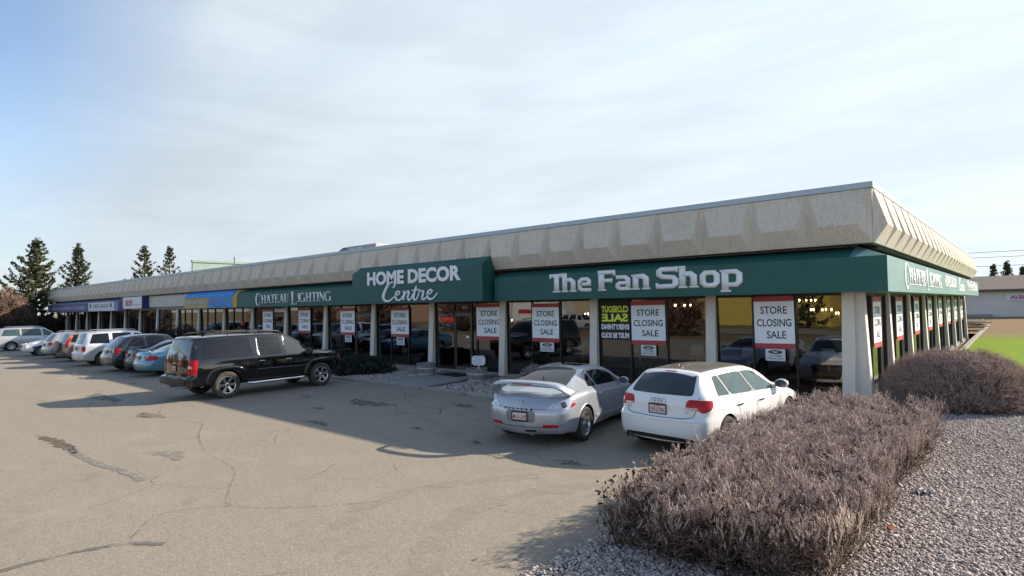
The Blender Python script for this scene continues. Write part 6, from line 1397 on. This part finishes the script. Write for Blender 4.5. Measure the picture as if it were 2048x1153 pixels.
def dome(name, label, cat, c, rad, h, n0, mat, r=(.005, .0032, .002, .0012), k=(5, 5, 2), group=None, base=.25, stem='stem', flat=1.0, spread=.34, leaf=None, wall=None, pw=2.0, ry=1.0):
    """A rounded twiggy shrub: stems fan out from the foot, the shoots end on a dome."""
    th = RNG.uniform(0, 6.283, n0); q = np.sqrt(RNG.random(n0)); el = np.arccos(np.clip(1-q*q*.93, -1, 1)); a = np.stack([np.cos(th)*np.sin(el), np.sin(th)*np.sin(el), np.cos(el)], -1)
    A = np.stack([np.cos(th)*q*base*rad, np.sin(th)*q*base*rad, np.full(n0, 0.)], -1); a = a/((np.abs(a)**pw).sum(1)**(1/pw))[:, None]; target = a*np.array([rad, rad*ry, h])*(.72+.06*np.sin(3*th)[:, None]); D = unit(target-A); L = np.linalg.norm(target-A, axis=1)
    parts = [tubes(A, A+D*L[:, None], r[0]*2, r[0])]
    A1, D1, L1 = branch_out(A, D, L, k[0], .40, spread, .34, .10); (p, _) = bent(A1, D1, L1, r[1]*1.3, r[1]*.9); parts.append(p)
    A2, D2, L2 = branch_out(A1, D1, L1, k[1], .35, spread+.1, .55, .10); (p, _) = bent(A2, D2, L2, r[2]*1.2, r[2]*.8); fine = [p]
    A3, D3, L3 = branch_out(A2, D2, L2, k[2], .35, spread+.1, .65, .16); B3 = A3+D3*L3[:, None]; fine.append(tubes(A3, B3, r[3]*1.2, r[3]*.7))
    def shape(V):
        V = V.copy(); e = (np.abs(V[:, 0]/rad)**pw+np.abs(V[:, 1]/(rad*ry))**pw+(np.maximum(V[:, 2], 0)/h)**pw)**(1/pw); lim = .90; f = np.where(e > lim, (lim+(e-lim)*.38)/np.maximum(e, 1e-6), 1.0); V *= f[:, None]; V[:, 2] = np.maximum(V[:, 2], -.02)
        if wall is not None: V[:, 0] = np.where(V[:, 0] < wall, wall+(V[:, 0]-wall)*.06, V[:, 0])
        return V
    t = thing(name, label, cat, c, 0, group); V, F = join(parts); link('stem', np_mesh('stem', shape(V), F), MATS[stem], t); V, F = join(fine); link('twig', np_mesh('twig', shape(V), F), MATS[mat], t)
    if leaf: V, F = flakes(shape(B3)[::leaf[2]], leaf[1]); link('foliage', np_mesh('foliage', V, F), MATS[leaf[0]], t)
    return t
dome('round_shrub', 'large rounded bare purple brown shrub beside the right side wall', 'shrub', (2.24, .68, .06), 1.98, 1.64, 1700, 'purple_twig', (.006, .0042, .0028, .0019), (6, 5, 2), spread=.30, wall=-1.86, pw=2.2, ry=.74)
dome('low_shrub', 'small rounded red brown shrub at the window behind the silver coupe', 'shrub', (-9.6, -1.55, .04), .95, .80, 160, 'purple_twig', (.006, .005, .004, .003), (5, 4, 2))
dome('juniper_shrub', 'spreading dark green juniper beside the front of the black vehicle', 'shrub', (-18.7, -2.75, .02), 1.75, .82, 200, 'juniper', (.006, .006, .006, .006), (5, 5, 2), spread=.4, leaf=('juniper', .045, 1))
for x, y, rr, hh, lab in ((-41.5, -1.9, 1.5, 2.2, 'bare dark shrub under the yellow awning, right one of the pair'), (-44.6, -2.2, 1.3, 1.9, 'bare dark shrub at the far windows, left one of the pair')):
    dome('bare_shrub', lab, 'shrub', (x, y, 0.0), rr, hh, 110, 'stem', (.014, .012, .010, .008), (5, 4, 2), spread=.45)

def spruce(x, y, h, rad, label, seed, dens=1.0, lean=0.0, brown=.10, open_=0.0, bottom=.06):
    global RNG
    keep = RNG; RNG = np.random.default_rng(seed); t = thing('spruce_tree', label, 'tree', (x, y, 0), 0, 'tall spruces')
    b = MB(); b.tube([(0, 0, -.1), (.05, 0, h*.3), (lean*.3, .03, h*.6), (lean, 0, h*.985)], h*.020, 8, r1=.03); b.build('trunk', MATS['bark'], t)
    A, Bq, sp, br = [], [], [], []
    z = h*bottom
    while z < h*.97:
        f = 1-z/h; Lb = rad*(f**.85)*(1.0 if f < .9 else .9); nb = max(4, int((4+3*f)*dens))
        off = RNG.uniform(0, 6.28)
        for i in range(nb):
            if RNG.random() < open_: continue
            a = off+6.283*i/nb+RNG.normal(0, .25); l = Lb*RNG.uniform(.5, 1.22)+.15; rise = RNG.uniform(.12, .42) if f < .75 else RNG.uniform(-.1, .2)
            d = np.array([math.cos(a), math.sin(a), rise]); p = np.array([lean*(z/h), 0, z+RNG.uniform(-.12, .12)*h*.03]); pts = []
            for s in np.linspace(0, 1, 5): pts.append(p+d*l*s+np.array([0, 0, -.34*l*s*(1-s)*1.6+.16*l*s**3]))
            for u, v in zip(pts, pts[1:]): A.append(u); Bq.append(v)
            m = int((5+l*8)*dens)
            for _ in range(m):
                s = RNG.uniform(.12, 1.02)**.8; k = min(3, int(s*4)); q = pts[k]+(pts[k+1]-pts[k])*(s*4-k); wd = .07+.05*l*(1-s)
                q = q+np.array([-math.sin(a), math.cos(a), 0])*RNG.normal(0, wd)+np.array([0, 0, RNG.normal(-.05, .05)]); sp.append(q); br.append(1 if RNG.random() < brown*(1.6 if f < .35 else .7) else 0)
        z += h*(.026+.030*f)*RNG.uniform(.8, 1.25)/max(.6, dens)
    for s in np.linspace(.9, 1.0, 26): sp.append(np.array([lean, 0, h*s])+RNG.normal(0, .10, 3)*np.array([1, 1, .4])); br.append(1 if RNG.random() < .3 else 0)
    V, F = tubes(np.array(A), np.array(Bq), .035, .018); link('branch', np_mesh('branch', V, F), MATS['bark'], t)
    sp, br = np.array(sp), np.array(br)
    sub = np.repeat(sp, 5, 0)+RNG.normal(0, .085, (len(sp)*5, 3)); sb = np.repeat(br, 5)
    for mm, v_ in (('needles', 0), ('needle_brown', 1)):
        Q = sub[sb == v_]
        if len(Q): V, F = flakes(Q, .11, -.2); link('crown' if v_ == 0 else 'cones', np_mesh('crown', V, F), MATS[mm], t)
    RNG = keep
def polar(deg, t): return (CAMPOS.x-t*math.sin(R(deg)), CAMPOS.y+t*math.cos(R(deg)))
spruce(*polar(80.15, 93.5), 12.2, 4.9, 'tallest open spruce at the far left beside the end of the building', 11, 1.05, .3, .12, bottom=.03)
spruce(*polar(77.55, 106), 13.0, 3.9, 'symmetrical dark spruce just above the far left roof end', 12, .98, .0, .05)
spruce(*polar(73.15, 101), 12.6, 3.9, 'fuller spruce of the close pair behind the roof', 13, .85, .1, .22, .12)
spruce(*polar(71.35, 104), 12.9, 3.6, 'thinner spruce of the close pair behind the roof', 14, .72, -.1, .25, .22)
for i, (dg_, t_, h_) in enumerate(((1.9, 132, 8.8), (1.1, 135, 9.4), (.25, 133, 8.2), (-.45, 134, 9.6))):
    spruce(*polar(dg_, t_), h_, 2.2, ('leftmost', 'second from the left', 'third from the left', 'rightmost')[i]+' of the four distant spruces above the white-sided building', 20+i, .8, 0, .05)
# brown bare trees at the far left
for dg_, t_, rr, hh, lab in ((81.95, 90, 3.8, 6.4, 'russet bare bushy tree cut by the left edge of the photo'), (80.9, 87, 2.2, 3.0, 'low dark bare bush right of the russet tree'), (82.6, 88, 2.6, 3.0, 'low dark bare bush under the russet tree'), (79.6, 90.5, 2.2, 3.0, 'dark bare bush at the far left end of the shop front'), (85.2, 92, 3.6, 6.0, 'russet bare tree just outside the left edge')):
    x, y = polar(dg_, t_); dome('bare_tree', lab, 'bush', (x, y, 0), rr, hh, 170, 'brown_twig' if hh > 5 else 'stem', (.03, .026, .022, .018), (6, 5, 2), base=.35, stem='bark', spread=.4)

# ================================================================== BEYOND AND BEHIND
def mats6():
    t = NT('lap_siding'); v = t.vec(); w = t.wave(v, 3.4, 0, 'Z', 'SAW'); n = t.noise(v, .5, 4)
    c = t.ramp(n, (.3, (.56, .53, .50)), (.7, (.64, .61, .58))); c = t.mix(t.rng(w, .86, 1.0), c, (.34, .32, .31)); t.set(color=c, rough=.7); MATS['siding'] = t.m
    t = NT('shingles'); v = t.vec(); n = t.noise(v, 4, 5, .7); n2 = t.noise(v, .3, 3); c = t.ramp(n, (.3, (.095, .075, .068)), (.7, (.16, .13, .118))); t.set(color=t.mix(t.rng(n2, .4, .7), c, (.12, .10, .095)), rough=.95); MATS['shingles'] = t.m
    t = NT('green_cladding'); v = t.vec(); n = t.noise(v, .6, 5, .6); w = t.wave(v, 1.4, 0, 'Y'); c = t.ramp(n, (.3, (.20, .29, .245)), (.7, (.29, .38, .325))); t.set(color=t.mix(t.math('MULTIPLY', w, .18), c, (.25, .34, .30)), rough=.5); MATS['green_metal'] = t.m
mats6()
# the long white-sided building on the bank to the right
t = thing('long_building', 'long low white-sided building with brown shingle roof on the bank at right', 'building', (0, 60, 0), R(-2))
b = MB(); b.box(-14, 40, 0, 12, .95, 3.72); b.build('wall', MATS['siding'], t)
b = MB(); b.prism([(-.5, 3.60), (-.5, 3.78), (6, 5.35), (12.5, 3.78), (12.5, 3.60), (6, 5.1)][::-1], 'x', -14.4, 40.4); b.build('roof', MATS['shingles'], t)
b = MB(); b.box(-14.4, 40.4, -.62, -.505, 3.56, 3.80); b.build('gutter', plain('gutter_dark', (.06, .05, .045), .5), t)
b = MB(); b.box(-14, 40, .06, 11.9, -.2, .94); b.box(-3.5, .85, -.7, -.01, -.2, 1.25); b.build('plinth', plain('plinth_grey', (.26, .265, .27), .9), t)
b = MB(); b.box(1.6, 9.5, -.05, 0, 2.62, 3.34); sg = tag(b.build('wall_sign', plain('sign_pale', (.55, .60, .72), .5), loc=(.35, 59.94, 0), rot=(0, 0, R(-2))), 'pale sign with red ALBERTA lettering on the white-sided building', 'sign')
letter('lettering', 'ALBERTA', .50, MATS['letter_red'], sg, (2.0, -.054, 2.80), align='LEFT', bold=.018, sx=1.12)
# stacked timber by the end of the shops
plain('timber', (.20, .165, .13), .9, var=.35, scale=3); plain('timber_pale', (.46, .42, .37), .9)
for i in range(15):
    x = random.uniform(.05, .55); z = float(lz(np.array(1.), np.array(40.)))+.10+.085*(i//2); b = MB(); w_ = random.uniform(1.2, 2.2); yy = 39.2+random.uniform(-.6, .8)
    b.box(-w_/2, w_/2, -.09, .09, -.03, .03); tag(b.build('plank', MATS['timber_pale' if i in (9, 12, 13, 14) else 'timber'], loc=(x, yy, z+.03), rot=(0, R(random.uniform(-3, 3)), R(random.uniform(-35, 35)))), 'weathered plank in the loose timber heap behind the end of the shops', 'plank', 'planks in the timber heap')
# things on the roof
t = thing('rooftop_unit', 'grey air handling unit with slanted hood on the flat roof', 'air unit', (-30.0, 5.0, 5.70)); b = MB(); b.box(-.55, 2.6, -.6, .6, .25, 1.33, bevel=.02); [b.box(x, x+.1, -.5, .5, 0, .25) for x in (-.4, 2.3)]; b.build('casing', plain('unit_grey', (.30, .31, .32), .5, .3), t)
b = MB(); b.prism([(-2.1, .95), (-.56, .95), (-.56, 1.32), (-1.2, 1.32)], 'y', -.55, .55); b.build('hood', plain('unit_dark', (.12, .12, .13), .5, .3), t); b = MB(); b.box(-.2, .25, -.615, -.602, .8, 1.2); b.box(.5, 1.1, -.615, -.602, .8, 1.2); b.build('grille', plain('unit_pale', (.5, .52, .53), .5), t)
t = thing('rooftop_screen', 'pale green metal screen wall standing on the roof', 'screen', (-60, 5.6, 5.70)); b = MB(); b.box(-.12, .06, 0, 16, 0, 2.18); b.build('panel', MATS['green_metal'], t); b = MB(); b.box(-.2, .16, -.12, 16.1, 2.182, 2.42, bevel=.02); b.box(-.15, .12, -.06, 0-.001, 0, 2.18); b.build('cap', plain('green_cap', (.24, .31, .275), .5), t)
b = MB(); b.box(-63.9, -61.2, 4.5, 6.5, 5.70, 6.72); tag(b.build('roof_hatch', plain('tan_hatch', (.34, .29, .25), .9)), 'low tan box on the roof left of the green screen', 'roof box')
b = MB(); b.tube([(-44.5, 3, 5.70), (-44.5, 3, 7.25)], .045, 8); tag(b.build('vent_pipe', MATS['unit_dark']), 'thin vent pipe standing on the roof', 'pipe')
for i, (z0, z1) in enumerate(((8.9, 8.7), (9.6, 9.5), (7.6, 7.5))):
    b = MB(); b.tube([(-60, 90, z0+.6), (-20, 90, z0), (20, 90, z1-.1), (60, 90, z1+.5)], .03, 4); tag(b.build('power_line', plain('cable', (.05, .05, .055), .6)), ('middle', 'uppermost', 'lowest')[i]+' of the three power lines in the sky above the white-sided building', 'cable')

# across the street behind the viewer: what the shop windows mirror
def shed(name, label, x0, x1, y0, y1, h, mat, roofm, doors=()):
    t = thing(name, label, 'building', ((x0+x1)/2, y1, -.08)); w = (x1-x0)/2
    b = MB(); b.box(-w, w, -(y1-y0), 0, 0, h); b.build('wall', mat, t); b = MB(); b.box(-w-.2, w+.2, -(y1-y0)-.2, .2, h+.004, h+.35); b.build('roof', roofm, t)
    for a, ww, hh in doors: b = MB(); b.box(a, a+ww, .004, .05, .1, hh); b.build('door', plain('door_pale', (.42, .42, .40), .6), t)
shed('warehouse', 'bright yellow warehouse mirrored in the corner shop windows', -38, -14, -78, -60, 6.5, plain('yellow_wall', (.48, .36, .08), .8), MATS['unit_dark'], ((4, 3.5, 3.6), (-8, 1.2, 2.3)))
shed('warehouse', 'grey sided warehouse mirrored in the window by the corner pillar', -12, 26, -80, -62, 7.0, MATS['siding'], MATS['unit_dark'], ((-6, 4, 4),))
shed('warehouse', 'tan warehouse mirrored in the middle shop windows', -78, -43, -84, -64, 6.0, plain('tan_wall', (.42, .34, .25), .85), MATS['unit_dark'], ((-10, 3.5, 3.6), (3, 3.5, 3.6)))
shed('warehouse', 'red brown warehouse mirrored in the far shop windows', -140, -84, -80, -62, 6.0, plain('rust_wall', (.30, .19, .14), .85), MATS['unit_dark'], ((10, 3.5, 3.6),))
for i, (x, y, s_) in enumerate(((-21, -33, 1.0), (-50, -34, 1.1), (-66, -33, 1.2), (-84, -34, 1.1), (-100, -33, 1.1))):
    dome('bare_tree', ('bare tree mirrored beside the yellow warehouse', 'bare tree mirrored left of the entrance', 'bare tree mirrored in the middle windows', 'bare tree mirrored in the far windows', 'bare tree mirrored in the last windows')[i], 'bush', (x, y, 0), 3.6*s_, 7.5*s_, 90, 'brown_twig', (.05, .04, .03, .025), (5, 4, 2), base=.10, stem='bark', spread=.4)
spruce(-14.5, -52, 9, 2.6, 'spruce mirrored in the window near the corner', 31, .8); spruce(-31, -50, 8, 2.8, 'spruce mirrored in the entrance glass', 32, .8); spruce(-72, -36, 11, 3.2, 'spruce mirrored in the far left windows', 33, .8)
t = thing('box_truck', 'white box truck on the street mirrored in the window above the coupe', 'truck', (-45, -42.5, 0)); b = MB(); b.box(-3.2, 2.4, -1.2, 1.2, 1.05, 3.6, bevel=.04); b.build('box', MATS['sign_white'], t); b = MB(); b.prism([(2.5, .5), (4.5, .5), (4.5, 1.4), (4.1, 1.5), (3.6, 2.5), (2.5, 2.6)], 'y', -1.05, 1.05); b.build('cab', MATS['sign_white'], t)
b = MB(); b.prism([(3.35, 1.55), (4.02, 1.55), (3.62, 2.35), (3.35, 2.35)], 'y', 1.052, 1.07); b.build('window', MATS['glass_dark'], t); b = MB(); b.box(-2.2, 1.6, 1.202, 1.21, 1.9, 2.4); b.build('stripe', MATS['letter_red'], t)
for x in (-2.2, 3.4):
    for s in (1, -1): b = MB(); b.lathe([(.25, -.12), (.45, -.12), (.45, .12), (.25, .12)], 20, (x, s*.95, .45), 'y'); b.build('wheel', MATS['tyre'], t)
def copy_tree(o, parent=None):
    k = o.copy(); COL.objects.link(k); k.parent = parent
    for ch in list(o.children): copy_tree(ch, k)
    return k
for x, y, rz, lab in ((-38.5, -41, 0, 'pale vehicle on the street mirrored above the coupe'), (-58, -45, 180, 'pale vehicle on the street mirrored in the middle windows')):
    k = copy_tree(SIL.root); k.location = (x, y, -.04); k.rotation_euler = (0, 0, R(rz)); k['label'] = lab
for cc in (): pass
